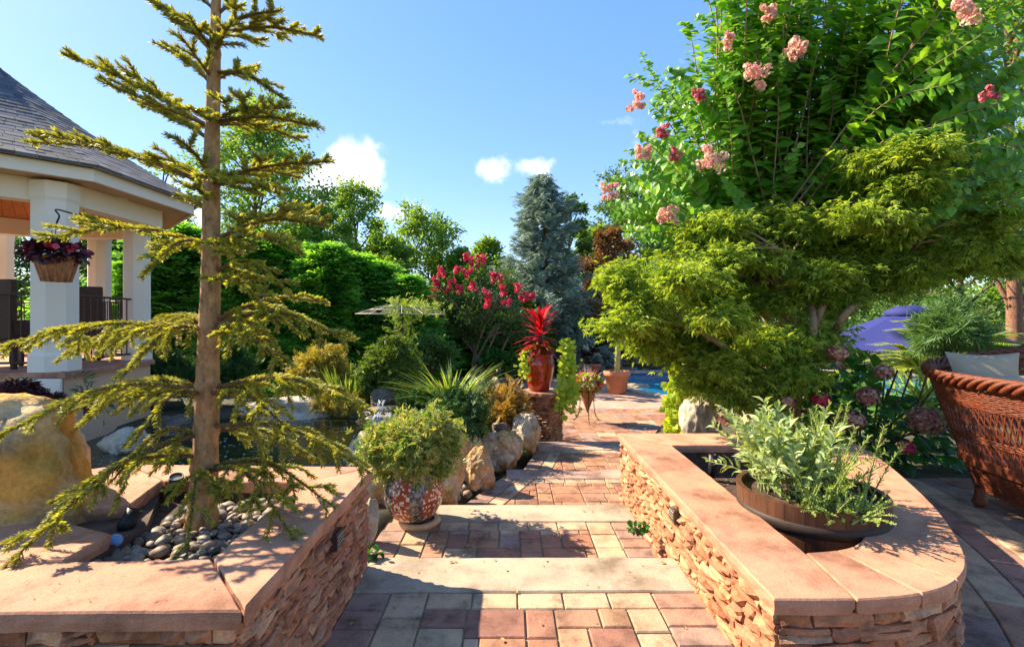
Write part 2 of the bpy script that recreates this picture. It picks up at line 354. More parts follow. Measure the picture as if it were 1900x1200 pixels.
def make_ground():
    xs = np.concatenate([np.arange(-40, -12, 2), np.arange(-12, 9, .2), np.arange(9, 42, 2)]); ys = np.concatenate([np.arange(-8, 0, 1.), np.arange(0, 13, .2), np.arange(13, 26, .5), np.arange(26, 62, 3.)])
    X, Y = np.meshgrid(xs, ys); Z = ground_z(X, Y); nx = len(xs)
    idx = np.arange(len(ys)*nx).reshape(len(ys), nx)
    q = np.stack([idx[:-1, :-1], idx[:-1, 1:], idx[1:, 1:], idx[1:, :-1]], -1).reshape(-1, 4)
    mb = MB(); mb.add(np.stack([X, Y, Z], -1).reshape(-1, 3), q.tolist(), 0, True); mb.build('garden_ground', M_EARTH, kind='structure')
    mb = MB(); mb.add([(-900, -900, -1.0), (900, -900, -1.0), (900, 900, -1.0), (-900, 900, -1.0)], [(0, 1, 2, 3)]); mb.build('lawn_ground', plain('lawn', (.05, .10, .02), .9, 0, .4, 3, .5), kind='structure')
make_ground()
def water_mat(name, col, rough, wscale, wstr, tint=None):
    def b(m):
        nt = m.node_tree; p = nt.nodes['Principled BSDF']; p.inputs['Roughness'].default_value = rough; p.inputs['IOR'].default_value = 1.33
        c = ramp(nt, noise_tex(nt, .9, 3, .5, 'World'), [(.35, col), (.65, tint or col)]); nt.links.new(c, p.inputs['Base Color']); p.inputs['Specular IOR Level'].default_value = .5
        bump(nt, noise_tex(nt, wscale, 4, .6, 'World'), wstr, .03)
    return mat(name, b)
def blob_outline(c, r, n=48, wob=.06, seed=1):
    return [(c[0]+r[0]*math.cos(t)*(1+wob*math.sin(3*t+seed)), c[1]+r[1]*math.sin(t)*(1+wob*math.cos(2*t+seed*2))) for t in (2*math.pi*i/n for i in range(n))]
mb = MB(); pond = blob_outline(POND_C, POND_R*1.05); mb.add([(x, y, POND_Z) for x, y in pond], [tuple(range(len(pond)))]); mb.build('pond_water', water_mat('pond_water', (.012, .018, .008), .04, 9, .35, (.03, .032, .012)), kind='structure')
mb = MB(); k = 340; a = RNG.random(k)*6.28; rr = np.sqrt(RNG.random(k))*.92
pos = np.stack([POND_C[0]+POND_R[0]*rr*np.cos(a), POND_C[1]+POND_R[1]*rr*np.sin(a), np.full(k, POND_Z+.006)], 1); pos[:, 0] += .5*np.sin(pos[:, 1]*3)
mb.leaves(t_cheap(.45, .15), pos, np.c_[RNG.normal(0, 1, (k, 2)), np.zeros(k)], (0, 0, 1), RNG.uniform(.02, .045, k)); tag(mb.build('floating_petals', leafmat('pale_petal', (.5, .42, .36), (.8, .74, .66), .2, .6, (1, 1, 1))), 'pale fallen petals floating on the dark pond', 'petals', kind='stuff')

# pool
POOL = [(3.5, 16.8), (3.55, 15.4), (3.75, 14.0), (4.4, 12.85), (5.6, 11.9), (7.5, 11.3), (10, 11.2), (13, 11.8), (15.5, 13.5), (16, 16), (14.5, 18.3), (11, 19.3), (8, 19.2), (5.5, 18.9), (3.8, 18.3)]
pl = [tuple(p) for p in spline(POOL+[POOL[0]], 6)][:-1]; pl2 = [(p[0], p[1]) for p in pl]
mb = MB(); mb.add([(x, y, -.66) for x, y in pl2], [tuple(range(len(pl2)))]); mb.build('pool_water', water_mat('pool_water', (.005, .15, .34), .05, 3.5, .35, (.01, .30, .46)), kind='structure')
outp = inset(pl2, -.36); inn = pl2; n = len(inn)
pc = thing('pool_coping', 'pale stone coping around the curved swimming pool', 'coping', (9, 15, -.56))
for i in range(0, n, 2):
    j = (i+2) % n; m_ = (i+1) % n
    mb = MB(); mb.prism([inn[i], inn[m_], inn[j], outp[j], outp[m_], outp[i]], -.78, -.515, 0, .012); mb.build('coping_stone', stone('coping_stone', [(.52, .42, .33), (.46, .36, .28), (.56, .47, .38)], 5), pc)
mb = MB(); V = [(x, y, z) for z in (-1.2, -.60) for x, y in inset(pl2, .006)]; mb.add(V, [(i, (i+1) % n, n+(i+1) % n, n+i) for i in range(n)]); mb.build('tile_band', plain('navy_tile', (.02, .05, .16), .2, 0, .4, 20, 0), pc)

# ------------------------------------------------------------------ paving
LV = [0, -.14, -.28, -.42, -.56]
YS = [(.3, 2.668, 3.047), (3.047, 3.926, 4.278), (4.278, 5.41, 5.74), (5.74, 7.11, 7.61)]      # start, slab front, nosing
def pack(w, h, sizes):
    """fill a w x h grid of cells with random rectangles"""
    g = np.zeros((w, h), bool); out = []
    for j in range(h):
        for i in range(w):
            if g[i, j]: continue
            random.shuffle(sizes)
            for a, b in sizes+[(2, 1), (1, 2), (1, 1)]:
                if i+a <= w and j+b <= h and not g[i:i+a, j:j+b].any(): g[i:i+a, j:j+b] = True; out.append((i, j, a, b)); break
    return out
def paver(parent, poly, z, m, thick=.06, gap=.004):
    poly = [tuple(p) for p in poly]
    if len(poly) < 3 or area(poly) < .003: return
    if sum(poly[i][0]*poly[(i+1) % len(poly)][1]-poly[(i+1) % len(poly)][0]*poly[i][1] for i in range(len(poly))) < 0: poly = poly[::-1]
    c = np.mean(np.array(poly), 0); loc = [(p[0]-c[0], p[1]-c[1]) for p in inset(poly, gap)]
    mb = MB(); mb.prism(loc, -thick, rnd(-.0025, .0025), 0, .006); me = mb.mesh('paver'); me.materials.append(m)
    o = bpy.data.objects.new('paver', me); COL.objects.link(o); o.parent = parent
    o.location = (c[0], c[1], z); o.rotation_euler = (rnd(-.006, .006), rnd(-.006, .006), 0)
def rect(x0, y0, x1, y1): return [(x0, y0), (x1, y0), (x1, y1), (x0, y1)]
def block(name, poly, z, m=None, depth=.5):
    mb = MB(); mb.prism(poly, z-depth, z, 0, 0); return mb.build(name, m or M_SAND, kind='structure')
XL, XR = -.865, 1.035
def field(parent, x0, x1, y0, y1, z, mats, clips=(), sizes=((3, 2), (2, 3), (3, 3), (4, 3), (2, 2)), u=.0765):
    nx = max(1, round((x1-x0)/u)); ny = max(1, round((y1-y0)/u)); ux, uy = (x1-x0)/nx, (y1-y0)/ny
    for i, j, a, b in pack(nx, ny, list(sizes)):
        p = rect(x0+i*ux, y0+j*uy, x0+(i+a)*ux, y0+(j+b)*uy)
        for q in clips: p = clip(p, *q) if len(p) > 2 else p
        paver(parent, p, z, random.choices(mats, (6, 1, 1)[:len(mats)])[0])
def row_y(parent, x0, x1, y0, y1, z, m, step, clips=()):           # one row across the path
    n = max(1, round((x1-x0)/step)); d = (x1-x0)/n
    for i in range(n):
        p = rect(x0+i*d, y0, x0+(i+1)*d, y1)
        for q in clips: p = clip(p, *q) if len(p) > 2 else p
        paver(parent, p, z, m)
def col_x(parent, x0, x1, y0, y1, z, m, step):
    n = max(1, round((y1-y0)/step)); d = (y1-y0)/n
    for i in range(n): paver(parent, rect(x0, y0+i*d, x1, y0+(i+1)*d), z, m)
def slab(x0, x1, y0, y1, z, label_m):
    mb = MB(); xs = np.linspace(x0, x1, 14); front = [(x, y0+rnd(-.004, .004)) for x in xs]; back = [(x, y1+rnd(-.006, .006)) for x in xs[::-1]]
    mb.prism(front+back, z-.135, z+.006, 0, .008); return mb.build('step_slab', label_m, kind='structure')
# level 0
pth = block('upper_path', rect(XL, YS[0][0], XR, YS[0][2]-.02), LV[0]-.012)
y1 = YS[0][1]
row_y(pth, XL+.42, XR-.26, y1-.15, y1, 0, M_PTAN, .235); col_x(pth, XL+.215, XL+.42, .6, y1, 0, M_PTAN, .225); col_x(pth, XL, XL+.215, .6, y1, 0, M_PPUR, .155)
col_x(pth, XR-.26, XR, .6, y1, 0, M_PPUR, .15); col_x(pth, XR-.43, XR-.26, .6, y1-.15, 0, M_PTAN, .2)
field(pth, XL+.42, XR-.43, .6, y1-.15, 0, [M_PRED, M_PPUR, M_PTAN])
slab(XL, XR, YS[0][1], YS[0][2], 0, M_SLAB)
# level 1
pth = block('path_landing', rect(-1.0, YS[0][2]-.02, XR, YS[1][2]-.02), LV[1]-.012); y0, y1 = YS[0][2], YS[1][1]; z = LV[1]
row_y(pth, -.80, XR-.42, y1-.15, y1, z, M_PTAN, .22); col_x(pth, XR-.42, XR-.22, y0, y1, z, M_PTAN, .2); col_x(pth, XR-.22, XR, y0, y1, z, M_PPUR, .15)
col_x(pth, -.80, -.62, y0, y1-.15, z, M_PTAN, .21); col_x(pth, -1.0, -.80, y0, y1, z, M_PPUR, .16)
field(pth, -.62, XR-.42, y0, y1-.15, z, [M_PRED, M_PPUR, M_PTAN])
slab(-.72, XR, YS[1][1], YS[1][2], z, M_SLAB)
# levels 2 and 3: the left edge runs diagonally to the right
def diag_level(name, yy, z, a, b, xr):
    y0, y1, y2 = yy; o = block(name, [(a[0], a[1]), (xr, y0-.02), (xr, y2-.02), (b[0], b[1])], z-.012)
    d = nrmz(np.array(b)-np.array(a)); nn = np.array([d[1], -d[0]])
    for k0, k1, m, st in ((0, .2, M_PPUR, .2), (.2, .36, M_PTAN, .22)):
        L = np.linalg.norm(np.array(b)-np.array(a)); n = round(L/st)
        for i in range(n+1):
            p = [tuple(np.array(a)+d*(L*s/n)+nn*k) for s, k in ((i, k0), (i, k1), (i+1, k1), (i+1, k0))]
            p = clip(clip(p, (-9, y0), (9, y0)), (9, y1), (-9, y1)) if len(p) > 2 else p
            paver(o, p, z, m)
    line = (tuple(np.array(b)+nn*.36), tuple(np.array(a)+nn*.36))
    row_y(o, -.5, xr, y1-.14, y1, z, M_PTAN, .22, [line]); field(o, -.4, xr, y0, y1-.14, z, [M_PRED, M_PRED], [line])
    return o
diag_level('path_landing', YS[2], LV[2], (-.62, YS[2][0]), (.03, YS[2][2]), 1.72)
slab(-.04, 1.72, YS[2][1], YS[2][2], LV[2], M_SLABR)
diag_level('path_landing', YS[3], LV[3], (.05, YS[3][0]), (.52, YS[3][2]), 1.78)
slab(.42, 1.85, YS[3][1], YS[3][2], LV[3], M_SLABR)
# patio
PATIO = [(.4, 7.58), (1.95, 7.58), (2.6, 8.6), (3.6, 9.4), (6, 9.6), (9, 9.5)]+[(16.5, 10.5), (17, 20), (9, 20.6), (2, 21.5), (-.6, 20), (-.85, 16), (-.35, 12), (.35, 9)]
def brickmat(m):
    nt = m.node_tree; p = nt.nodes['Principled BSDF']; g = nt.nodes.new('ShaderNodeNewGeometry'); br = nt.nodes.new('ShaderNodeTexBrick')
    nt.links.new(g.outputs['Position'], br.inputs['Vector']); br.inputs['Scale'].default_value = 1; br.inputs['Brick Width'].default_value = .3; br.inputs['Row Height'].default_value = .17; br.inputs['Mortar Size'].default_value = .004
    br.inputs['Color1'].default_value = (.40, .23, .17, 1); br.inputs['Color2'].default_value = (.48, .31, .23, 1); br.inputs['Mortar'].default_value = (.3, .23, .17, 1)
    c = mixc(nt, 1, br.outputs['Color'], ramp(nt, noise_tex(nt, 1.3, 5, .6, 'World'), [(.3, (.8, .8, .8)), (.7, (1.15, 1.12, 1.1))]), 'MULTIPLY')
    nt.links.new(c, p.inputs['Base Color']); p.inputs['Roughness'].default_value = .85; bump(nt, br.outputs['Fac'], -.4, .006)
pool_hole = outp
ocl = [p for p in outp]; i0 = min(range(len(ocl)), key=lambda i: (ocl[i][0]-8.5)**2+(ocl[i][1]-11)**2); i1 = min(range(len(ocl)), key=lambda i: (ocl[i][0]-5.5)**2+(ocl[i][1]-19.2)**2)
coast = []; i = i0
while i != i1: coast.append(inset(pl2, -.34)[i]); i = (i-1) % len(ocl)
mb = MB(); mb.prism([(.4, 7.58), (1.95, 7.58), (2.6, 8.6), (3.6, 9.4), (6, 9.6), (8.5, 9.5)]+coast+[(5.5, 21), (2, 21.5), (-.6, 20), (-.85, 16), (-.35, 12), (.35, 9)], -1.05, -.572, 0, 0); pat = mb.build('pool_patio', mat('patio_brick', brickmat), kind='structure')
for i, j, a, b in pack(25, 24, [(3, 2), (2, 3), (3, 3), (4, 3), (2, 2)]):
    if random.random() < 0: continue
    u = .165; x, y = .42+i*u, 7.62+j*.15
    p = rect(x, y, x+a*u, y+b*.15); p = clip(p, (.36, 9.0), (.41, 7.6)) if False else p
    p = clip(p, (1.95, 7.58), (2.62, 8.6)) if y < 8.8 and len(p) > 2 else p
    p = clip(p, (2.6, 8.6), (3.9, 9.9)) if len(p) > 2 else p
    if p: paver(pat, p, -.56, random.choices([M_PRED, M_PTAN, M_PPUR], (9, .6, 2))[0], .03)

# ------------------------------------------------------------------ stone planters
def stone_mesh(seed):
    rs = np.random.default_rng(seed); nx, nz = 4, 3; V = []
    xs = np.linspace(-.5, .5, nx); zs = np.linspace(-.5, .5, nz)
    for k in range(nz):
        for i in range(nx):
            e = (i in (0, nx-1)) or (k in (0, nz-1))
            V.append((xs[i]+rs.normal(0, .025), (-.34 if e else -.5)+rs.normal(0, .07), zs[k]+rs.normal(0, .035)))
    per = [(i, 0) for i in range(nx)]+[(nx-1, k) for k in range(1, nz)]+[(i, nz-1) for i in range(nx-2, -1, -1)]+[(0, k) for k in range(nz-2, 0, -1)]
    b0 = len(V); V += [(xs[i], .5, zs[k]) for i, k in per]; m = len(per); pid = [k*nx+i for i, k in per]
    fs = [(k*nx+i, k*nx+i+1, (k+1)*nx+i+1, (k+1)*nx+i) for k in range(nz-1) for i in range(nx-1)]
    fs += [(pid[(j+1) % m], pid[j], b0+j, b0+(j+1) % m) for j in range(m)]
    mb = MB(); mb.add(V, fs); me = mb.mesh('ledge_stone'); me.materials.append(M_LEDGE); return me
STONES = [stone_mesh(100+i) for i in range(14)]
def ledge_wall(root, path, z0f, z1, lmean=.14, hmean=.042, limit=300, name='stone'):
    """rows of split stones along a polyline; the outside is to the right of the walking direction"""
    path = [np.array(p[:2], float) for p in path]; seg = [np.linalg.norm(b-a) for a, b in zip(path, path[1:])]; cum = np.concatenate([[0], np.cumsum(seg)]); L = cum[-1]
    def at(s):
        i = min(max(int(np.searchsorted(cum, s)-1), 0), len(seg)-1); t = (s-cum[i])/seg[i]; d = (path[i+1]-path[i])/seg[i]; return path[i]+(path[i+1]-path[i])*t, d
    z = z1; items = []
    zmin = min(z0f(s) for s in np.linspace(0, L, 20))
    while z > zmin+.012:
        h = hmean*rnd(.7, 1.4); s = rnd(-.06, 0)
        while s < L:
            l = lmean*rnd(.45, 1.7); a, b = max(s, 0), min(s+l, L)
            if b-a > .025:
                c, d = at((a+b)/2)
                if z > z0f((a+b)/2)+.008:
                    hs = [(z, h)] if random.random() < .8 or h < hmean else [(z, h*.5), (z-h*.5, h*.5)]
                    for zz, hh in hs: items.append((c, d, b-a, zz-hh/2, hh))
            s += l
        z -= h
    for c, d, l, zc, h in items:
        o = bpy.data.objects.new(name, random.choice(STONES)); COL.objects.link(o); o.parent = root; o.matrix_parent_inverse = Matrix.Translation(-root.location)
        dep = rnd(.07, .105); out = np.array([d[1], -d[0]]); p = c-out*.02
        o.location = (p[0], p[1], zc); o.scale = (l*.965, dep, h*.88); o.rotation_euler = (rnd(-.04, .04), rnd(-.025, .025), math.atan2(d[1], d[0])+rnd(-.03, .03))
def offset(path, d):
    out = []; path = [np.array(p[:2], float) for p in path]
    for i, p in enumerate(path):
        a = nrmz(path[min(i+1, len(path)-1)]-path[max(i-1, 0)]); out.append(p+np.array([a[1], -a[0]])*d)   # to the right
    return out
def cap_piece(root, poly, z, th=.066, m=None):
    poly = [(float(p[0]), float(p[1])) for p in poly]
    if sum(poly[i][0]*poly[(i+1) % len(poly)][1]-poly[(i+1) % len(poly)][0]*poly[i][1] for i in range(len(poly))) < 0: poly = poly[::-1]
    mb = MB(); pts = []
    for i in range(len(poly)):                              # split long edges and chip them a little
        a, b = np.array(poly[i]), np.array(poly[(i+1) % len(poly)]); n = max(1, int(np.linalg.norm(b-a)/.06))
        for k in range(n):
            q = a+(b-a)*k/n
            if k: q = q+RNG.normal(0, .0014, 2)
            pts.append(tuple(q))
    pts = inset(pts, .002); k = len(pts); ins = inset(pts, .006)
    V = [(x+RNG.normal(0, .002), y+RNG.normal(0, .002), z-th) for x, y in inset(pts, .008)]+[(x+RNG.normal(0, .002), y+RNG.normal(0, .002), z-th*.5) for x, y in pts]+[(x, y, z-.006) for x, y in pts]+[(x, y, z) for x, y in ins]
    mb.add(V, [tuple(range(k))[::-1], tuple(range(3*k, 4*k))]+[(r*k+j, r*k+(j+1) % k, (r+1)*k+(j+1) % k, (r+1)*k+j) for r in range(3) for j in range(k)])
    return mb.build('cap_stone', m or M_CAP, root)
# --- left planter (square, holds the fir)
LZ = .594
lp = thing('stone_planter', 'low square stone planter holding the tall fir and river pebbles', 'planter', (-1.6, 2.3, 0))
cap_piece(lp, [(-.83, 1.516), (-.83, 2.99), (-1.16, 2.70), (-1.132, 1.85)], LZ)
cap_piece(lp, [(-.833, 1.512), (-1.136, 1.846), (-1.68, 1.824), (-2.9, 1.80), (-2.9, 1.48)], LZ-.003)
cap_piece(lp, [(-1.683, 1.828), (-1.69, 2.06), (-2.05, 2.2), (-2.9, 2.2), (-2.9, 1.805)], LZ-.002)
cap_piece(lp, [(-.836, 2.993), (-1.163, 2.704), (-1.95, 2.74), (-2.4, 3.05)], LZ-.004)
cap_piece(lp, [(-1.955, 2.735), (-2.405, 3.045), (-2.85, 2.7), (-2.1, 2.3), (-1.86, 2.38)], LZ-.001)
mb = MB(); mb.prism([(-.93, 1.61), (-.93, 2.9), (-1.14, 2.72), (-1.12, 1.84)], -.5, LZ-.07, 0, 0); mb.prism([(-.93, 1.6), (-1.12, 1.84), (-2.85, 1.8), (-2.85, 1.6)], -.5, LZ-.072, 0, 0)
mb.prism([(-.94, 2.91), (-1.15, 2.73), (-2.2, 2.8), (-2.3, 2.96)], -.5, LZ-.074, 0, 0); mb.prism([(-1.7, 1.84), (-1.72, 2.3), (-1.95, 2.7), (-2.8, 2.7), (-2.8, 1.84)], -.5, LZ-.068, 0, 0); mb.build('wall_core', M_MORTAR, lp)
ledge_wall(lp, [(-.875, 1.56), (-.875, 2.95)], lambda s: (-.02 if s < 1.45 else -.16), LZ-.07, .12, .036)
ledge_wall(lp, [(-1.95, 1.545), (-.88, 1.545)], lambda s: .3, LZ-.07, .15, .042)
mb = MB(); mb.prism([(-1.1, 1.83), (-1.1, 2.74), (-2.0, 2.78), (-1.7, 1.82)], .2, .475, 0, 0); mb.build('planter_soil', M_SOIL, lp)
def wall_light(root, x, y, z, rz):
    mb = MB(); mb.box((x, y, z), (.10, .03, .085), rz, 0, .006); mb.box((x, y, z), (.074, .036, .055), rz, 1, .003)
    for k in (-1, 0, 1): mb.box((x, y, z+k*.017), (.07, .042, .005), rz, 0)
    mb.build('recessed_light', [M_IRON, plain('lamp_glass', (.25, .23, .2), .3, 0, .1, 5, 0)], root)
wall_light(lp, -.838, 2.36, .43, R(90))
# --- right planter (D-shaped)
RZ = .44
OUT = [(1.0, 1.835), (1.32, 1.84), (1.6, 1.88), (1.83, 1.98), (2.05, 2.18), (2.33, 2.6), (2.58, 3.1), (2.83, 3.7), (2.97, 4.2), (3.0, 4.52)]
oc = [tuple(p) for p in spline(OUT, 6)]
rp = thing('stone_planter', 'curved stone planter holding the barrel of sage beside the path', 'planter', (1.8, 3.0, 0))
cap_piece(rp, [(1.0, 1.838), (1.312, 1.838), (1.345, 2.215), (1.365, 4.09), (1.0, 4.52)], RZ)
cap_piece(rp, [(1.003, 4.523), (1.368, 4.093), (2.62, 4.10), (3.0, 4.52)], RZ-.002)
ic = offset(oc, -.37); ic = [(max(p[0], 1.348), p[1]) for p in ic]
brk = [6, 12, 18, 24, 31, 37, 43, 48]
first = True
for a, b in zip(brk, brk[1:]):
    o_ = oc[a:b+1]; i_ = [p for p in ic[a:b+1] if p[1] < 4.1]
    if a == 6: i_ = [(1.349, 2.212)]+[p for p in i_ if p[0] > 1.4]
    if a == 6: o_ = [(1.316, 1.838)]+o_[1:]
    cap_piece(rp, o_+i_[::-1], RZ-.001-.0006*(a % 5))
wp = [(1.035, 4.5), (1.035, 1.87)]; wo = offset(oc, -.04)
wpath = [(1.035, 4.5), (1.035, 1.88)]
ledge_wall(rp, wpath, lambda s: (-.30 if s < .25 else -.16 if s < 1.45 else -.02), RZ-.068, .135, .044)
ledge_wall(rp, [(1.04, 1.88)]+[tuple(p) for p in wo[3:34]], lambda s: -.01, RZ-.068, .15, .047)
mb = MB(); core_in = offset(oc, -.1); core_out = offset(oc, -.065); ci = offset(oc, -.3)
for i in range(4, 48):
    mb.prism([core_out[i-1], core_out[i], ci[i], ci[i-1]], -.5, RZ-.07, 0, 0)
mb.prism([(1.07, 1.9), (1.33, 1.95), (1.33, 4.48), (1.07, 4.48)], -.5, RZ-.071, 0, 0); mb.prism([(1.34, 4.13), (2.9, 4.13), (2.95, 4.5), (1.34, 4.5)], -.5, RZ-.072, 0, 0); mb.build('wall_core', M_MORTAR, rp)
mb = MB(); mb.prism([(1.33, 2.1), (1.75, 2.2), (2.1, 2.7), (2.5, 3.6), (2.6, 4.12), (1.33, 4.12)], -.1, .2, 0, 0); mb.build('planter_soil', M_SOIL, rp)
k = 900; mb = MB(); px_ = RNG.uniform(1.36, 2.5, k); py_ = RNG.uniform(2.25, 4.08, k); ok = px_ < 1.55+.42*(py_-2.2)
mb.leaves(t_cheap(.3, .15), np.c_[px_[ok], py_[ok], np.full(ok.sum(), .203)], np.c_[RNG.normal(0, 1, (ok.sum(), 2)), RNG.normal(0, .25, ok.sum())], (0, 0, 1), RNG.uniform(.02, .05, ok.sum())); mb.build('mulch_chips', leafmat('mulch_chip', (.05, .025, .015), (.2, .11, .06), 0, .9), rp, 'stuff')
wall_light(rp, 1.008, 2.98, .30, R(90))
# --- upper patio on the right: arcs of pavers that follow the planter
up = block('upper_patio', [(1.1, .2), (9, .2), (9, 5.4), (3.6, 5.4), (2.9, 4.5), (2.5, 3.2), (1.9, 2.3), (1.1, 2.0)], -.012)
oc2 = [tuple(p) for p in spline([(1.0, 1.84), (1.32, 1.84), (1.83, 1.98), (2.33, 2.6), (2.83, 3.7), (3.0, 4.52), (3.1, 5.3)], 10)]
for k, m in enumerate([M_PPUR, M_PRED, M_PPUR, M_PTAN, M_PPUR, M_PRED, M_PPUR, M_PRED, M_PPUR]):
    a = offset(oc2, -.03+.21*k); b = offset(oc2, -.03+.21*(k+1)); st = 4 if k < 4 else 3; s0 = 5+(k % 2)*2
    for i in range(s0, len(oc2)-1, st):
        j = min(i+st, len(oc2)-1); h = (i+j)//2
        if a[h][0] < 1.15 or a[h][1] > 5.3: continue
        paver(up, [a[i], b[i], b[h], b[j], a[j], a[h]], 0, m if k == 3 else random.choices([m, M_PTAN], (4, 1))[0])
for i, j, a, b in pack(16, 24, [(3, 2), (2, 3), (3, 3), (4, 3)]):
    x, y = 4.35+i*.11, 2.4+j*.11; p = rect(x, y, x+a*.11, y+b*.11)
    if y < 5.2 and x-3.4 > (y-1.0)*.42-.0: paver(up, p, 0, random.choice([M_PRED, M_PPUR, M_PTAN]))

# ------------------------------------------------------------------ rocks
def rock_mesh(seed, r, cuts=11, rough=.2, sub=4, flat=1.):
    import bmesh
    bm = bmesh.new(); bmesh.ops.create_icosphere(bm, subdivisions=sub, radius=1); rs = random.Random(seed); off = Vector((seed*3.1, seed*1.7, 0))
    planes = [(Vector((rs.gauss(0, 1), rs.gauss(0, 1), rs.gauss(0, .8))).normalized(), rs.uniform(.62, .9)) for _ in range(cuts)]
    for v in bm.verts:
        p = v.co.normalized()
        for n, d in planes:
            e = p.dot(n)
            if e > d: p = p-n*(e-d)*.85
        q = p*(1+rough*noise.fractal(p*1.3+off, 1, 2, 4)+.06*noise.fractal(p*5+off, .8, 2, 4)+.016*noise.fractal(p*15+off, .7, 2, 3)); v.co = Vector((q.x*r[0], q.y*r[1], q.z*r[2]))
    me = bpy.data.meshes.new('rock'); bm.to_mesh(me); bm.free()
    for p in me.polygons: p.use_smooth = True
    return me
def rock(label, c, r, m, seed, cuts=12, rough=.22, rz=0, name='boulder', group=None, cat='boulder', tilt=0):
    me = rock_mesh(seed, r, cuts, rough, 5 if max(r) > .12 else 3); me.materials.append(m); o = link(name, me); o.location = c; o.rotation_euler = (tilt, 0, rz); return tag(o, label, cat, group)
G = 'boulders edging the path and pond'
rock('huge golden boulder with bleached white top behind the square planter', (-2.52, 2.36, .50), (.57, .42, .64), M_GOLD, 3, 12, .16, .1)
def prock(label, x0, x1, ytop, ybot, y, m, seed, depth=1., **k):
    a, b = W(x0, ytop, y), W(x1, ybot, y); w = (b.x-a.x)/2; h = (a.z-b.z)/2
    return rock(label, ((a.x+b.x)/2, y+w*.2, (a.z+b.z)/2-h*.12), (w*1.06, w*depth, h*1.22), m, seed, group=G, **k)
prock('whitish boulder on the pond bank behind the mosaic urn', 636, 722, 806, 890, 4.95, M_PALEROCK, 11)
prock('grey tan boulder directly behind the mosaic urn', 655, 762, 856, 955, 4.4, M_BOULD, 12)
prock('tall golden boulder just right of the mosaic urn', 772, 864, 832, 945, 4.6, M_BOULD, 13)
prock('brown boulder behind the tall golden one', 800, 884, 796, 885, 5.3, M_BOULD, 14)
prock('low flat stone on the path edge right of the tall golden boulder', 860, 922, 838, 905, 5.05, M_BOULD, 15, depth=.8)
prock('round golden boulder below the dark dwarf cypress', 896, 968, 800, 870, 5.95, M_BOULD, 16)
prock('round tan boulder beside the brick pedestal', 945, 1004, 768, 845, 6.9, M_BOULD, 17)
prock('small dark rock tucked behind the round golden boulder', 912, 944, 782, 815, 6.5, M_DARKROCK, 18)
prock('pale rough stone block at the end of the square planter wall', 668, 704, 925, 1002, 3.55, M_PALEROCK, 19)
prock('upright pale rock in the bed left of the pedestal', 876, 902, 700, 732, 9.6, M_PALEROCK, 20)
prock('small tan rock beside the upright pale rock', 905, 926, 700, 722, 10.2, M_BOULD, 21)
prock('pale leaning boulder below the maple beside the lime vine', 1268, 1335, 722, 815, 5.4, M_PALEROCK, 22)
prock('long flat pale rock on the far pond bank', 440, 605, 742, 792, 7.9, M_PALEROCK, 23, depth=.5)
prock('dark wet rock at the top of the waterfall', 680, 745, 722, 765, 8.3, M_DARKROCK, 24)
prock('broad wet ledge rock in the middle of the waterfall', 662, 760, 752, 778, 8.0, M_DARKROCK, 25, depth=.6)
prock('low wet rock at the foot of the waterfall', 655, 770, 772, 798, 7.55, M_DARKROCK, 26, depth=.5)
prock('dark rock on the pond edge left of the fir trunk', 285, 350, 770, 815, 6.9, M_DARKROCK, 27)
prock('grey rock on the pond edge nearest the gazebo', 190, 270, 800, 850, 6.0, M_PALEROCK, 28)
prock('mossy rock on the bank between pond and boulders', 690, 760, 790, 830, 6.3, M_DARKROCK, 29)
for i, (px, py, y) in enumerate(((866, 905, 4.72), (880, 898, 4.8), (852, 915, 4.66), (868, 918, 4.62), (846, 925, 4.6), (838, 932, 4.56))):
    c = P(px, py, -.26); rock('small round cobble at the foot of the golden boulders', (c.x, c.y, -.25), (.05, .045, .04), M_PEBBLE, 40+i, 3, .1, name='cobble', group='small cobbles by the path edge', cat='cobble')
# waterfall sheets
mb = MB(); wmat = mat('falling_water', lambda m: (m.node_tree.nodes['Principled BSDF'].inputs['Base Color'].__setattr__('default_value', (.75, .8, .85, 1)), m.node_tree.nodes['Principled BSDF'].inputs['Roughness'].__setattr__('default_value', .15), m.node_tree.nodes['Principled BSDF'].inputs['Alpha'].__setattr__('default_value', .6)))
for px, y0, y1, yy in ((708, 742, 760, 7.95), (700, 764, 782, 7.5), (722, 765, 780, 7.55)):
    for k in range(7):
        a = W(px+rnd(-9, 9), y0, yy-.22); b = W(px+rnd(-10, 10), y1+rnd(-2, 3), yy-.34); mb.tube([a, (a+b)/2+Vector((0, -.03, .02)), b], [.004, .007, .005], 5)
tag(mb.build('waterfall', wmat), 'thin white trickle of water falling over the dark pond rocks', 'waterfall')
# pebbles in the square planter
def pebble_mesh(seed):
    me = rock_mesh(seed, (1, .72, .5), 3, .12, 2); me.materials.append(M_PEBBLE); return me
PEB = [pebble_mesh(60+i) for i in range(6)]
placed = []
for _ in range(2600):
    x, y = rnd(-1.72, -1.15), rnd(1.86, 2.68); s = rnd(.022, .05)
    if x > -1.16-.02*(y) and False: continue
    if (x+1.53)**2+(y-2.41)**2 < .011: continue
    if any((x-a)**2+(y-b)**2 < ((s+c)*.62)**2 for a, b, c in placed): continue
    placed.append((x, y, s))
    if len(placed) > 170: break
for x, y, s in placed:
    o = link('river_pebble', random.choice(PEB)); o.location = (x, y, .475+s*.22+rnd(0, .012)); o.scale = (s, s, s*rnd(.8, 1.1)); o.rotation_euler = (rnd(-.3, .3), rnd(-.3, .3), rnd(0, 6.28))
    tag(o, 'smooth grey brown river pebble around the fir trunk', 'pebble', 'river pebbles in the square planter')
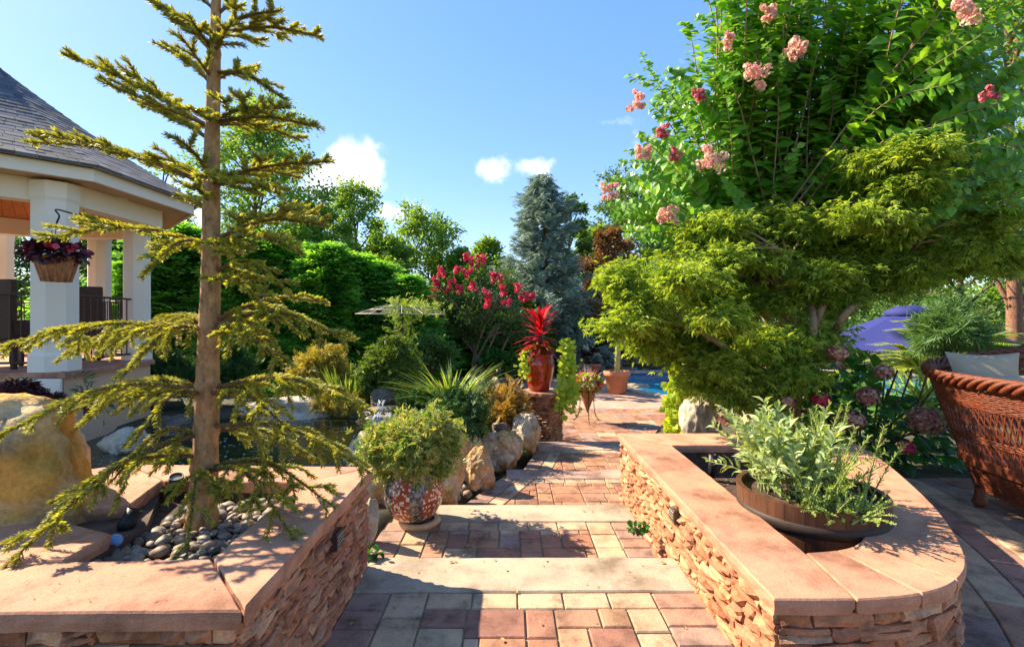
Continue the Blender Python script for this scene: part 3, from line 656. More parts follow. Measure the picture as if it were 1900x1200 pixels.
o = rock('pale blue glass ball lying among the river pebbles', P(213, 1003, .53), (.03, .03, .03), plain('blue_glass', (.16, .34, .62), .1, 0, .1, 4, 0), 90, 0, 0, name='glass_ball', cat='ball')
def spot(label, c, d, l=.1, r=.035, stake=.1):
    t = thing('garden_spotlight', label, 'spotlight', c, 'garden spotlights'); d = Vector(d).normalized(); c = Vector(c)
    mb = MB(); mb.lathe([(.0, -l*.55), (r*.7, -l*.55), (r, -l*.3), (r, l*.5), (r*.86, l*.5), (r*.8, l*.38), (0, l*.38)], tuple(c), 20, 0, d); mb.build('lamp_body', M_BLACK, t)
    mb = MB(); mb.tube([c-d*l*.3, c+Vector((0, 0, -stake))], .009, 8); mb.build('stake', M_BLACK, t)
    mb = MB(); mb.lathe([(0, 0), (r*.8, 0)], tuple(c+d*l*.4), 16, 0, d); mb.build('lens', plain('lamp_glass', (.25, .23, .2), .3, 0, .1, 5, 0), t)
spot('black garden spotlight on the pebbles near the golden boulder', P(240, 965, .56), (.3, .4, .9), .1)
spot('black garden spotlight behind the fir trunk', P(327, 896, .60), (.2, -.3, .9), .09)
spot('upright black cylinder spotlight on the mulch in the curved planter', P(1322, 862, .33), (.02, 0, 1), .17, .032, .15)
spot('small black path light in the bed left of the pedestal', (W(925, 690, 11)), (0, 0, 1), .12, .05, .5)

# ------------------------------------------------------------------ plant builders
def along(pts, n):
    """n points and tangents spread evenly along a polyline"""
    pts = np.asarray([tuple(p) for p in pts], float); seg = np.linalg.norm(np.diff(pts, axis=0), axis=1); cum = np.concatenate([[0], np.cumsum(seg)]); s = np.sort(RNG.random(n))*cum[-1]
    pos = np.stack([np.interp(s, cum, pts[:, k]) for k in range(3)], 1); tg = nrmz(np.diff(pts, axis=0)); idx = np.clip(np.searchsorted(cum, s)-1, 0, len(seg)-1); return pos, tg[idx], s/cum[-1]
def curve3(a, b, sag, n=7):
    a, b = np.array(tuple(a), float), np.array(tuple(b), float); t = np.linspace(0, 1, n)[:, None]; p = a+(b-a)*t; p[:, 2] += (sag*4*t*(1-t))[:, 0]; return p
def clumped(wood, leaf, start_f, clumps, T, lsize, per, twigs=10, limb_r=.04, droop=.2, upness=.3, wm=0, lm=0, spread=.16, flat=False, shade=None):
    for c, r in clumps:
        c = np.array(tuple(c), float); r = np.array(r, float); st = np.array(tuple(start_f(c)), float)
        if wood is not None:
            mid = (st+c)/2+np.array([0, 0, .08*np.linalg.norm(c-st)]); limb = spline([st, mid, c], 4); wood.tube(limb, np.linspace(limb_r, limb_r*.4, len(limb)), 6, wm, False)
        n = max(1, per//twigs)
        for k in range(twigs):
            d = rdir(1, .25)[0]; e = c+d*r*rnd(.75, 1.12); s0 = c+d*r*.1
            tw = curve3(s0, e, -droop*.2*float(r[2]), 5)
            if wood is not None and np.linalg.norm(r) > .3: wood.tube(tw, np.linspace(limb_r*.3, limb_r*.12, 5), 4, wm, False)
            pos, tg, s = along(tw, n); pos = pos+RNG.normal(0, 1, (n, 3))*r*spread
            dv = nrmz(tg*.7+nrmz(pos-c)*.5+rdir(n)*.8+np.array([0, 0, -droop])); up = nrmz(rdir(n)*.7+np.array([0, 0, 1.0 if flat else .6]))
            leaf.leaves(T, pos, dv, up, lsize*RNG.uniform(.65, 1.25, n), lm, np.clip(RNG.normal(.5, .25, n)+rnd(-.15, .15), 0, 1))
def leafy_tree(label, px, ytop, y, wpx, lm, bark=None, name='broadleaf_tree', nclump=26, per=480, lsize=.15, lo=.3, base_z=None, T=None, trunk_r=.13, group='trees beyond the garden', droop=.3, cat='tree', spread=.2):
    x = (px-CX)/F*y; zb = gz(x, y) if base_z is None else base_z; zt = EYE-(ytop-CY)/F*y; H = zt-zb; w = wpx/F*y/2
    t = thing(name, label, cat, (x, y, zb), group); wood, leaf = MB(), MB()
    tr = spline([(x, y, zb-.1), (x+rnd(-.1, .1)*w, y, zb+H*.35), (x+rnd(-.15, .15)*w, y, zb+H*.65), (x+rnd(-.1, .1)*w, y, zb+H*.93)], 4); wood.tube(tr, np.linspace(trunk_r, trunk_r*.2, len(tr)), 8)
    cl = []
    for i in range(nclump):
        f = (i+.5)/nclump; h = lo+(1-lo)*f*.93; a = i*2.4+rnd(-.4, .4); prof = math.sin(math.pi*min(1, (.22+.72*f)))**.7; rr = w*prof*rnd(.35, .8)
        r = w*rnd(.30, .5)*(1.1-.45*f); cl.append(((x+rr*math.cos(a), y+rr*math.sin(a), zb+H*h), (r, r, r*rnd(.6, .95))))
    def st(c): k = min(range(len(tr)), key=lambda i: abs(tr[i][2]-(c[2]-.12*H))); return tr[k]
    clumped(wood, leaf, st, cl, T or t_cheap(.3, .1), lsize, per, 12, trunk_r*.35, droop, spread=spread)
    wood.build('trunk', bark or M_BARK, t); leaf.build('crown', lm, t, 'stuff'); return t
T_SPRAY = t_spray(5, .06, .3)
def arbor_proto(seed):
    wood, leaf = MB(), MB(); wood.tube([(0, 0, -.1), (0, 0, .5), (0, 0, .95)], [.035, .025, .005], 7); n = 2400
    h = RNG.random(n)**1.15*.98; a = RNG.random(n)*6.28; rad = (.15*(1-h**1.6)+.01)*RNG.uniform(.6, 1.22, n)*(1+.2*np.sin(a*4+h*21+seed))
    o = np.stack([np.cos(a), np.sin(a), np.zeros(n)], 1); pos = o*rad[:, None]; pos[:, 2] = h
    leaf.leaves(T_SPRAY, pos-o*.03, o*.8+np.array([0, 0, .35])+rdir(n)*.45, nrmz(rdir(n)*.6+np.array([0, 0, 1])+o*.4), RNG.uniform(.04, .11, n)); return wood.mesh('trunk'), leaf.mesh('crown')
ARB = [arbor_proto(i) for i in range(3)]
for w_, l_ in ARB: w_.materials.append(M_BARK); l_.materials.append(L_HEDGE)
def arborvitae(label, px, ytop, y, k, wide=1.):
    x = (px-CX)/F*y; zb = gz(x, y)-.05; H = EYE-(ytop-CY)/F*y-zb
    t = thing('arborvitae', label, 'arborvitae', (x, y, zb), 'arborvitae screen behind the pond'); t.scale = (H*.9*wide, H*.9*wide, H); t.rotation_euler = (0, 0, rnd(0, 6.28))
    for nm, me, kd in (('trunk', ARB[k % 3][0], None), ('crown', ARB[k % 3][1], 'stuff')):
        o = bpy.data.objects.new(nm, me); COL.objects.link(o); o.parent = t
        if kd: o['kind'] = kd
def mound(name, label, cat, c, r, T, lsize, n, lm, group=None, up=.5, stems=6, spiky=.0, bark=None, lobes=9, partname='foliage', droop=.1):
    """low shrub made of several leafy lobes"""
    c = np.array(tuple(c), float); t = thing(name, label, cat, tuple(c), group); wood, leaf = MB(), MB(); cl = []
    for i in range(lobes):
        d = rdir(1, .5)[0]; d[2] = abs(d[2]); s = rnd(.35, .55); p = c+np.array([0, 0, r[2]*.35])+d*np.array(r)*rnd(.4, .75)*np.array([1, 1, .8]); cl.append((p, (r[0]*s, r[1]*s, r[2]*s*.9)))
    clumped(wood, leaf, lambda q: c+(q-c)*np.array([.15, .15, 0]), cl, T, lsize, n//lobes, 10, .016, droop, spread=.2+spiky)
    wood.build('stem', bark or M_BARK, t); leaf.build(partname, lm, t, 'stuff'); return t
def tuft(name, label, cat, c, h, n, r, lm, arch=.8, w=.022, group=None, lean=.45):
    t = thing(name, label, cat, tuple(c), group); k = 3
    for j in range(k):
        mb = MB(); m = n//k; a = RNG.random(m)*6.28; rr = np.sqrt(RNG.random(m))*r; o = np.stack([np.cos(a), np.sin(a), np.zeros(m)], 1); pos = o*rr[:, None]+np.array(tuple(c))
        d = nrmz(o*RNG.uniform(.05, lean, m)[:, None]+rdir(m)*.12+np.array([0, 0, 1])); mb.leaves(t_blade(w, arch*rnd(.6, 1.3)), pos, d, -o+np.array([0, 0, .2]), h*RNG.uniform(.55, 1.1, m)); mb.build('blades', lm, t, 'stuff')
    return t
def petals(mb, c, r, n, size, mi=0):
    d = rdir(n, .25); mb.leaves(T_PETAL4, np.array(tuple(c))+d*np.array(r)*RNG.uniform(.6, 1.05, n)[:, None], np.cross(d, rdir(n)), d, size*RNG.uniform(.7, 1.2, n), mi)

# ------------------------------------------------------------------ the fir in the square planter
def fir():
    TY = 2.41; base = P(375, 968, .47); t = thing('fir_tree', 'young sparse fir with whorled branches in the square stone planter', 'tree', tuple(base))
    cl = [W(px, py, TY) for px, py in ((374, 985), (376, 930), (381, 850), (384, 760), (387, 640), (391, 520), (392, 400), (394, 250), (398, 100), (401, 0), (404, -120), (406, -230))]
    rad = [.078, .066, .058, .054, .049, .044, .040, .034, .027, .022, .014, .005]
    mb = MB(); sp = np.array([tuple(p) for p in spline(cl, 5)]); rr = np.interp(np.linspace(0, 1, len(sp)), np.linspace(0, 1, len(rad)), rad); rr = rr*(1+RNG.normal(0, .025, len(rr)))
    mb.tube(sp, rr, 16)
    for py in (95, 225, 335, 448, 605, 720, 800, 870):          # knots and collars at the whorls
        c = W(388, py, TY); i = int(np.argmin(abs(sp[:, 2]-c.z))); mb.tube([sp[i]-[0, 0, .03], sp[i], sp[i]+[0, 0, .03]], [rr[i]*.98, rr[i]*1.13, rr[i]*.98], 16)
    mb.build('trunk', M_BARK_FIR, t)
    def trunk_at(z): return np.array([np.interp(z, sp[:, 2], sp[:, k]) for k in range(3)])
    BR = [  # trunk pixel row, tip pixel, tip distance offset, sag
        (240, 137, 108, .05, .02), (236, 183, 150, -.15, .0), (262, 262, 196, .2, .02), (100, 286, 8, .05, .02), (70, 255, -10, -.1, .0), (160, 300, 88, .15, .03), (150, 330, 60, -.2, 0),
        (345, 45, 262, -.05, .05), (330, 325, 255, -.25, .02), (350, 290, 310, .3, .02), (340, 280, 290, -.1, .02), (455, 75, 445, -.15, .06), (450, 262, 515, -.25, .06), (460, 300, 480, .25, .05), (400, 335, 370, .1, .03), (380, 345, 345, -.2, .02),
        (608, -10, 645, -.15, .05), (610, 222, 705, -.3, .08), (600, 270, 615, .3, .05), (615, 130, 660, .25, .06), (722, -15, 815, -.35, .09), (722, 200, 735, .25, .06), (730, 240, 830, -.35, .08), (728, 110, 770, .15, .05),
        (800, -5, 1065, -.65, .09), (810, 200, 900, -.3, .10), (845, 90, 935, -.45, .06), (850, 265, 860, .25, .05),
        (62, 596, 68, .05, .03), (60, 520, 20, -.15, .02), (135, 527, 185, -.1, .04), (150, 480, 130, .25, .02), (228, 588, 235, -.05, .03), (230, 560, 262, .25, .03), (225, 500, 200, -.2, .02), (335, 612, 300, -.1, .02), (345, 520, 360, -.25, .03), (330, 560, 330, .3, .03),
        (447, 606, 418, -.1, .05), (455, 560, 470, -.3, .05), (450, 590, 395, .25, .03), (505, 542, 552, -.15, .08), (520, 480, 560, -.25, .05), (607, 646, 632, -.2, .08), (605, 600, 560, .25, .06), (612, 525, 680, -.35, .07), (600, 560, 600, -.05, .07),
        (720, 692, 765, -.1, .08), (724, 640, 735, .2, .07), (730, 540, 800, -.35, .06), (790, 690, 878, -.15, .08), (800, 580, 850, .2, .06), (868, 622, 942, -.2, .09), (872, 548, 1002, -.42, .10), (878, 345, 1045, -.5, .12),
        (100, 350, 30, -.25, .0), (95, 430, 40, -.25, .0), (225, 350, 200, -.25, .0), (340, 430, 340, -.3, .02), (450, 430, 480, -.3, .03), (30, 470, -30, 0, 0), (20, 330, -40, 0, 0), (-60, 470, -100, 0, 0), (-60, 340, -110, 0, 0)]
    for py, tx, ty, dy, sag in BR:
        a = trunk_at(W(390, py, TY).z); b = np.array(tuple(W(tx, ty, TY+dy))); L = np.linalg.norm(b-a); low = py > 560
        main = spline([a, a+(b-a)*.5+np.array([0, 0, sag*1.3]), b], 6); main = np.array(main); mb = MB()
        mb.tube(main, np.linspace(.008+.006*L, .003, len(main)), 7, 2); tw = [(main, L, .14)]
        d = nrmz(b-a); side = nrmz(np.cross(d, [0, 0, 1.])); nt = int(max(4, L/(.062 if py < 700 else .085)))
        for k in range(nt):
            f = .16+.82*(k+rnd(0, .6))/nt
            if f > .98: continue
            p = np.array([np.interp(f, np.linspace(0, 1, len(main)), main[:, q]) for q in range(3)]); s = 1 if k % 2 else -1; l = (.06+.30*L*(1-f)**.8*(.35+.65*min(1, f*3)))*rnd(.6, 1.15); l = min(l, .34)
            dd = nrmz(d*rnd(.55, .95)+side*s*rnd(.5, .95)+np.array([0, 0, rnd(-.45, .05) if low else rnd(-.12, .3)])); e = p+dd*l+np.array([0, 0, -.05*l if not low else -.28*l])
            q = np.array(spline([p, p+dd*l*.55, e], 3)); mb.tube(q, np.linspace(.0045, .002, len(q)), 5, 0, False); tw.append((q, l, 0))
            if l > .13 and (not low or random.random() < .45):
                for s2 in (-1, 1):
                    p2 = q[len(q)//2]; sd = nrmz(np.cross(dd, [0, 0, 1.]))*s2; l2 = l*rnd(.3, .5); q2 = np.array([p2, p2+(dd*.7+sd*.7)*l2*.5, p2+(dd*.75+sd*.6+np.array([0, 0, -.1 if low else .08]))*l2]); mb.tube(q2, [.003, .0025, .0015], 4, 0, False); tw.append((q2, l2, 0))
        for q, l, f0 in tw:
            n = int(l*(1000 if f0 == 0 else 800))+20; pos, tg, s = along(q, n)
            if f0: keep = s > f0; pos, tg = pos[keep], tg[keep]; n = len(pos)
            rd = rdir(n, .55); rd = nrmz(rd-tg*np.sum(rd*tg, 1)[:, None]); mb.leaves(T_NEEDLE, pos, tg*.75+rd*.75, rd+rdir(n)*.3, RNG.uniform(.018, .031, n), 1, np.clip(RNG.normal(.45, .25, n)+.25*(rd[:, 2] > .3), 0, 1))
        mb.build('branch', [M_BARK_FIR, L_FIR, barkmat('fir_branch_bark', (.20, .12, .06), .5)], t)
fir()

# ------------------------------------------------------------------ background trees
leafy_tree('tall airy tree with pale leaves behind the fir top', 490, 175, 20, 270, L_TREE, nclump=40, per=420, lsize=.17, lo=.25)
leafy_tree('slim leafy tree left of the cloud gap above the hedge', 655, 325, 24, 170, L_TREE, nclump=25, per=480, lsize=.17)
leafy_tree('round light green tree in the middle of the skyline', 790, 384, 26, 200, L_TREE, nclump=26, per=480, lsize=.18)
leafy_tree('thin tall tree just behind the gazebo roof edge', 300, 285, 23, 150, L_TREE, nclump=14, per=330, lsize=.17)
leafy_tree('yellow green bushy tree left of the blue spruce', 905, 440, 22, 130, L_TREE, nclump=24, per=480, lsize=.16, lo=.15)
leafy_tree('bushy tree behind the red crape myrtle', 845, 505, 24, 150, L_TREE, nclump=24, per=480, lsize=.16, lo=.1)
leafy_tree('bright green tree directly behind the fir trunk', 560, 385, 17, 150, L_TREE, nclump=28, per=480, lsize=.13, lo=.15)
leafy_tree('low bushy tree filling the skyline gap right of the slim tree', 725, 500, 25, 170, L_TREE, nclump=24, per=480, lsize=.17, lo=.1)
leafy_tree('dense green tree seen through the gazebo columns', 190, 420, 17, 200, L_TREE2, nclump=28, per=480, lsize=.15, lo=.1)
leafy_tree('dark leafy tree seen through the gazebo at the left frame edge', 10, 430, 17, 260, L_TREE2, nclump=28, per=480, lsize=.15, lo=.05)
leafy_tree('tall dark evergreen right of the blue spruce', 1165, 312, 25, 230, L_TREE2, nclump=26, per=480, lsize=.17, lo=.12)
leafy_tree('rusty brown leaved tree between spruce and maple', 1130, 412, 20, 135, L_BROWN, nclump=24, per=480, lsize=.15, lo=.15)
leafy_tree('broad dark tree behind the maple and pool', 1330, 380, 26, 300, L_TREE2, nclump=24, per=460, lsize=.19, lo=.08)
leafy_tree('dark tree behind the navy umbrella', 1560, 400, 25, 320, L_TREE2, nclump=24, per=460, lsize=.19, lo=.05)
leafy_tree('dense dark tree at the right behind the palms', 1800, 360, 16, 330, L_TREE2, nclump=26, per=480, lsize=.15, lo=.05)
leafy_tree('tall tree with red bark trunk leaning at the right edge', 1885, -90, 9.5, 420, L_TREE, M_BARK_RED, nclump=40, per=520, lsize=.11, lo=.4, trunk_r=.15, spread=.26)
def far_wood():
    mb = MB()
    for i, px in enumerate(range(-100, 2040, 62)):
        yt = 500+(i*37) % 45; y = 34+(i*13) % 7; c = W(px, yt+40, y); cl = [((c.x+rnd(-2, 2), y+rnd(-1, 1), c.z+rnd(-3, 1.2)), (1.7, 1.5, 1.3)) for _ in range(7)]
        clumped(None, mb, lambda q: q, cl, t_cheap(.32, .1), .34, 260, 10, spread=.22)
    tag(mb.build('far_wood', L_TREE), 'far green wood closing the skyline behind the garden trees', 'wood', kind='stuff')
far_wood()
leafy_tree('leafy tree between the slim tree and the round skyline tree', 722, 432, 22, 150, L_TREE, nclump=26, per=480, lsize=.16, lo=.2)
leafy_tree('small green tree right of the round skyline tree', 858, 455, 25, 110, L_TREE, nclump=24, per=480, lsize=.16, lo=.2)
leafy_tree('dark conifer like tree close behind the blue spruce', 1062, 345, 22, 110, L_TREE2, nclump=20, per=420, lsize=.16, lo=.1)
leafy_tree('green tree above the arborvitae right of the fir trunk', 600, 365, 19, 150, L_TREE, nclump=26, per=480, lsize=.14, lo=.2)
AT = [(285, 440), (338, 425), (392, 440), (446, 450), (500, 445), (556, 462), (610, 455), (662, 478), (712, 492), (758, 515)]
for i, (px, yt) in enumerate(AT):
    arborvitae(['arborvitae nearest the gazebo in the dark green screen', 'second arborvitae from the gazebo', 'arborvitae just left of the fir trunk', 'arborvitae just right of the fir trunk', 'fifth arborvitae from the gazebo', 'middle arborvitae of the screen behind the iris', 'arborvitae behind the golden cypress', 'arborvitae left of the wire trellis', 'arborvitae behind the wire trellis', 'last arborvitae before the red crape myrtle'][i], px, yt, 12.2+.5*(i % 3)+.12*i, i, 2.1)
for i, px in enumerate((120, 200, 255, 820, 870, 930, 985)):
    arborvitae(['dark arborvitae behind the first gazebo column', 'dark arborvitae behind the gazebo railing', 'dark arborvitae right of the gazebo columns', 'low arborvitae left of the crape myrtle trunks', 'low arborvitae behind the crape myrtle trunks', 'low arborvitae right of the crape myrtle trunks', 'low arborvitae behind the red vase'][i], px, 560 if px > 700 else 520, 18.5 if px > 700 else 13.5, i, 2.2)
leafy_tree('yellow green tree just right of the blue spruce', 1095, 405, 23, 120, L_TREE, nclump=22, per=460, lsize=.16, lo=.1)
leafy_tree('tall green tree behind the left edge of the maple', 1240, 325, 24, 170, L_TREE, nclump=24, per=460, lsize=.17, lo=.1)
def spruce():
    y = 19.; x = (1008-CX)/F*y; zb = gz(x, y); H = EYE-(322-CY)/F*y-zb; t = thing('blue_spruce', 'tall silvery blue spruce standing behind the red vase', 'tree', (x, y, zb)); wood, leaf = MB(), MB()
    wood.tube([(x, y, zb-.1), (x+.1, y, zb+H*.5), (x, y, zb+H*.97)], [.2, .12, .02], 9)
    for k in range(230):
        f = .10+.9*(k/230); a = k*2.4+rnd(-.3, .3); L = (2.6*(1-f)**.68+.25)*rnd(.6, 1.15)*(1+.2*math.sin(f*17)); o = np.array([math.cos(a), math.sin(a), 0]); s = np.array([x+.25*math.sin(f*9)*(1-f), y, zb+H*f])
        b = np.array(spline([s, s+o*L*.55+[0, 0, -.12*L], s+o*L+[0, 0, .05*L-.1]], 4)); wood.tube(b, np.linspace(.03, .008, len(b)), 5, 0, False); n = int(19*L)+8
        pos, tg, u = along(b, n); m = u > .2; pos, tg = pos[m], tg[m]; n = len(pos)
        leaf.leaves(T_SPRAY, pos+RNG.normal(0, .05, (n, 3)), tg+rdir(n)*.7+np.array([0, 0, -.2]), np.array([0, 0, 1.])+rdir(n)*.6, RNG.uniform(.2, .38, n), 0, np.clip(RNG.normal(.5, .25, n)+rnd(-.2, .2), 0, 1))
    wood.build('trunk', M_BARK, t); leaf.build('crown', L_SPRUCE, t, 'stuff')
spruce()
# red crape myrtle behind the pond
def red_crape():
    y = 15.5; x = (890-CX)/F*y; zb = gz(x, y); t = thing('crape_myrtle', 'vase shaped crape myrtle with hot pink blossoms behind the pond', 'shrub', (x, y, zb)); wood, leaf = MB(), MB(); cl = []
    for i in range(7):
        a = i*.9; top = W(835+i*20+rnd(-8, 8), 600, y+.5*math.sin(a*2)); wood.tube(spline([(x+.12*math.cos(a), y+.12*math.sin(a), zb-.1), (x+.3*math.cos(a)+(top.x-x)*.3, y, zb+.9), top], 4), np.linspace(.06, .025, 9), 7)
    for i in range(34):
        c = W(rnd(812, 972), rnd(500, 640), y+rnd(-1.1, 1.1))
        if (c.x-x)**2/1.6**2+(c.z-2.0)**2/1.7**2 > 1.1: continue
        cl.append((c, (.42, .42, .36)))
    clumped(wood, leaf, lambda c: np.array([x, y, .9])+(c-np.array([x, y, .9]))*.3, cl, t_cheap(.26, .08), .10, 420, 12, .022, .1, spread=.26)
    wood.build('trunk', M_BARK_TAN, t); leaf.build('crown', leafmat('crape_dark_leaf', (.03, .09, .02), (.11, .21, .045), .35, .5), t, 'stuff')
    for px, py in ((807, 545), (806, 525), (803, 560), (820, 507), (868, 480), (892, 483), (880, 495), (868, 508), (850, 500), (833, 540), (854, 540), (876, 530), (903, 545), (925, 517), (940, 560), (960, 534), (972, 552), (985, 550), (903, 563), (915, 515), (840, 520), (935, 540)):
        mb = MB(); [petals(mb, W(px, py, y-1.2)+Vector((rnd(-.11, .11), rnd(-.1, .1), rnd(-.1, .14))), (.06, .06, .07), 14, .06) for _ in range(7)]; mb.build('blossom', L_HOT, t)
red_crape()

# ------------------------------------------------------------------ big pink crape myrtle and Japanese maple on the right
def pink_crape():
    y = 5.9; x = 3.35; zb = .0; t = thing('crape_myrtle', 'large pink flowering crape myrtle arching over the right of the garden', 'shrub', (x, y, zb)); wood, leaf = MB(), MB()
    stems = []
    for i in range(9):
        a = i*.7; top = np.array([x+rnd(-1.1, 1.3), y+rnd(-.4, .6), 2.1+rnd(-.2, .5)]); s = np.array(spline([(x+.15*math.cos(a), y+.15*math.sin(a), zb-.1), (x+.25*math.cos(a), y+.2*math.sin(a), 1.0), top], 5)); stems.append(s); wood.tube(s, np.linspace(.05, .025, len(s)), 8)
    tips = [(1285, -60), (1270, 40), (1345, -40), (1390, -80), (1420, -30), (1165, 140), (1190, 100), (1205, 190), (1235, 130), (1190, 250), (1150, 300), (1120, 345), (1135, 390), (1180, 340), (1160, 420), (1500, -100), (1560, -60), (1640, -120), (1700, -60), (1760, -90), (1830, 120), (1890, 60), (1930, 180), (1950, 260), (1900, 330), (1870, 230)]
    while len(tips) < 440:
        px, py = rnd(1130, 1960), rnd(-130, 440)
        if px < 1290 and py < 330-1.9*(px-1130): continue
        if px > 1600 and py > 400: continue
        tips.append((px, py))
    TL = t_leaf(.36, .06, .18)
    for px, py in tips:
        yy = rnd(5.0, 6.7) if px < 1750 else rnd(4.0, 5.6); e = np.array(tuple(W(px, py, yy))); s = random.choice(stems)[-1]*.55+np.array([x, y, 1.7])*.45+RNG.normal(0, .12, 3)
        d = e-s; L = np.linalg.norm(d); keep = min(1., 1.6/L); s2 = e-d*keep
        b = np.array(spline([s2, s2+(e-s2)*.5+np.array([rnd(-.07, .07)*L, rnd(-.05, .05)*L, (.10+rnd(-.04, .06))*L]), e], 6)); wood.tube(b, np.linspace(.010, .003, len(b)), 5, 0, False)
        if keep < 1: wood.tube([s, (s+s2)/2+[0, 0, .04], s2], [.018, .014, .010], 5, 0, False)
        l = L*keep; n = int(l/.068); f = (np.arange(n)+.5)/n; pos = np.stack([np.interp(f, np.linspace(0, 1, len(b)), b[:, k]) for k in range(3)], 1); tg = nrmz(np.gradient(pos, axis=0)); sd = nrmz(np.cross(tg, RNG.normal(0, .25, 3)+np.array([.2, -1, .3])))
        for sg in (-1, 1):
            dv = nrmz(sd*sg*.9+tg*.45+np.array([0, 0, -.2])+rdir(n)*.38); size = .19*np.clip(1.25-.75*f, .45, 1)*RNG.uniform(.8, 1.15, n); leaf.leaves(TL, pos, dv, tg*.4+np.array([-.2, -.6, .6])+rdir(n)*.45, size, 0, np.clip(RNG.normal(.5, .22, n), 0, 1))
    wood.build('trunk', M_BARK_TAN, t); leaf.build('crown', L_CRAPE, t, 'stuff')
    for px, py, r in ((1325, 295, .17), (1400, 145, .15), (1478, 100, .15), (1195, 283, .09), (1255, 290, .08), (1296, 176, .07), (1180, 190, .1), (1130, 360, .1), (1240, 405, .1), (1350, 80, .09), (1422, 28, .1), (1790, 25, .13), (1835, 175, .06), (1228, 245, .07)):
        mb = MB(); c = W(px, py, 4.95 if px < 1700 else 4.1); [petals(mb, c+Vector((rnd(-1, 1)*r*.75, rnd(-1, 1)*r*.5, rnd(-.8, 1.1)*r*.8)), (r*rnd(.2, .42),)*3, int(10+90*r), .028) for _ in range(13)]; mb.build('blossom', L_PINK if r > .085 else leafmat('rose_blossom', (.55, .10, .16), (.75, .32, .32), .35, .6, (1.2, 1, .9)), t)
pink_crape()
def maple():
    t = thing('japanese_maple', 'layered yellow green Japanese maple with twisted trunk behind the curved planter', 'tree', (2.75, 5.0, .0)); wood, leaf = MB(), MB()
    b0 = np.array([2.75, 5.0, -.05]); forks = []
    for pts in (((1437, 800), (1432, 740), (1400, 690), (1340, 640), (1250, 590)), ((1440, 800), (1450, 745), (1490, 690), (1510, 610), (1490, 520), (1440, 460)), ((1445, 790), (1480, 720), (1540, 640), (1570, 580), (1650, 520), (1720, 430)), ((1500, 650), (1530, 560), (1580, 470), (1620, 380))):
        s = np.array(spline([W(px, py, 5.0+.08*i*(-1)**i) for i, (px, py) in enumerate(pts)], 5)); forks.append(s); wood.tube(s, np.linspace(.055 if len(pts) > 4 else .04, .02, len(s)), 9)
    allp = np.concatenate(forks); cl = []
    base = [(1165, 600), (1215, 560), (1150, 520), (1200, 630), (1245, 500), (1270, 610), (1265, 655), (1300, 550), (1330, 480), (1340, 640), (1310, 690), (1375, 560), (1400, 480), (1420, 640), (1385, 700), (1440, 560), (1470, 470), (1470, 650), (1500, 420), (1530, 510), (1560, 430), (1590, 350), (1600, 480), (1640, 300), (1660, 420), (1700, 350), (1710, 290), (1720, 460), (1770, 420), (1640, 520), (1560, 555), (1690, 505), (1760, 500), (1800, 340), (1350, 420), (1290, 440), (1440, 410), (1820, 450), (1210, 610), (1620, 400), (1280, 520), (1500, 550), (1750, 310), (1440, 700), (1330, 590), (1500, 625), (1400, 725), (1350, 680), (1470, 690), (1330, 720), (1390, 740), (1480, 710), (1180, 560), (1840, 400), (1860, 480)]
    for px, py in base: y = rnd(4.25, 5.5) if py < 640 else rnd(4.5, 5.2); cl.append((W(px, py, y), (rnd(.26, .36), rnd(.26, .36), rnd(.13, .2))))
    def st(c): return allp[int(np.argmin(np.linalg.norm(allp-c, axis=1)+.6*np.maximum(0, allp[:, 2]-c[2])))]
    clumped(wood, leaf, st, cl, t_palm(5, .10, 160, .3), .068, 700, 22, .014, .35, spread=.24, flat=True)
    wood.build('trunk', M_BARK_TAN, t); leaf.build('crown', L_MAPLE, t, 'stuff')
maple()

# ------------------------------------------------------------------ garden plants around the pond
T_FAN = t_spray(4, .08, .2); T_PAL = t_palm(5, .12, 170, .2)
mound('dwarf_cypress', 'dark green dwarf cypress above the golden boulders', 'shrub', W(858, 812, 6.1), (.42, .4, .55), T_FAN, .12, 1500, L_DARKC, lobes=14)
mound('bronze_heather', 'bronze orange heather between dark cypress and pedestal', 'shrub', W(940, 790, 7.3), (.36, .3, .45), t_spray(5, .04, .1), .13, 1300, L_ORANGE, lobes=10)
mound('lace_leaf_maple', 'small green lace leaf maple mound beside the waterfall', 'shrub', W(728, 730, 8.6), (.62, .5, .75), T_PAL, .10, 5200, leafmat('lace_green', (.035, .10, .015), (.19, .27, .04), .35, .5), lobes=16, droop=.4)
mound('spreading_juniper', 'low dark juniper spilling right of the waterfall rocks', 'shrub', W(770, 765, 7.6), (.42, .35, .3), T_FAN, .12, 900, L_DARKC, lobes=9)
mound('golden_cypress', 'yellow golden thread cypress left of the iris clump', 'shrub', W(590, 725, 9.2), (.62, .45, .68), t_spray(5, .04, .4), .17, 1700, L_GOLDC, lobes=14)
mound('golden_cypress', 'small yellow cypress drooping over the far pond rock', 'shrub', W(628, 772, 8.2), (.35, .3, .32), t_spray(5, .04, .4), .14, 800, L_GOLDC, lobes=9)
tuft('iris_clump', 'bright green upright iris clump behind the waterfall', 'iris', W(650, 755, 9.0), .86, 260, .5, L_GRASS, .25, .024, lean=.35)
tuft('daylily_clump', 'tall arching daylily leaves left of the crape myrtle trunks', 'daylily', W(835, 765, 7.9), 1.02, 260, .30, L_GRASS, 1.0, .018, lean=.6)
mound('mugo_pine', 'dark mugo pine at the foot of the gazebo wall', 'shrub', W(325, 735, 8.6), (.55, .5, .6), t_palm(7, .05, 200, .1), .13, 1900, L_DARKC, lobes=12)
mound('mugo_pine', 'dark mugo pine directly behind the fir trunk', 'shrub', W(425, 735, 8.9), (.5, .45, .85), t_palm(7, .05, 200, .1), .13, 1900, L_DARKC, lobes=12)
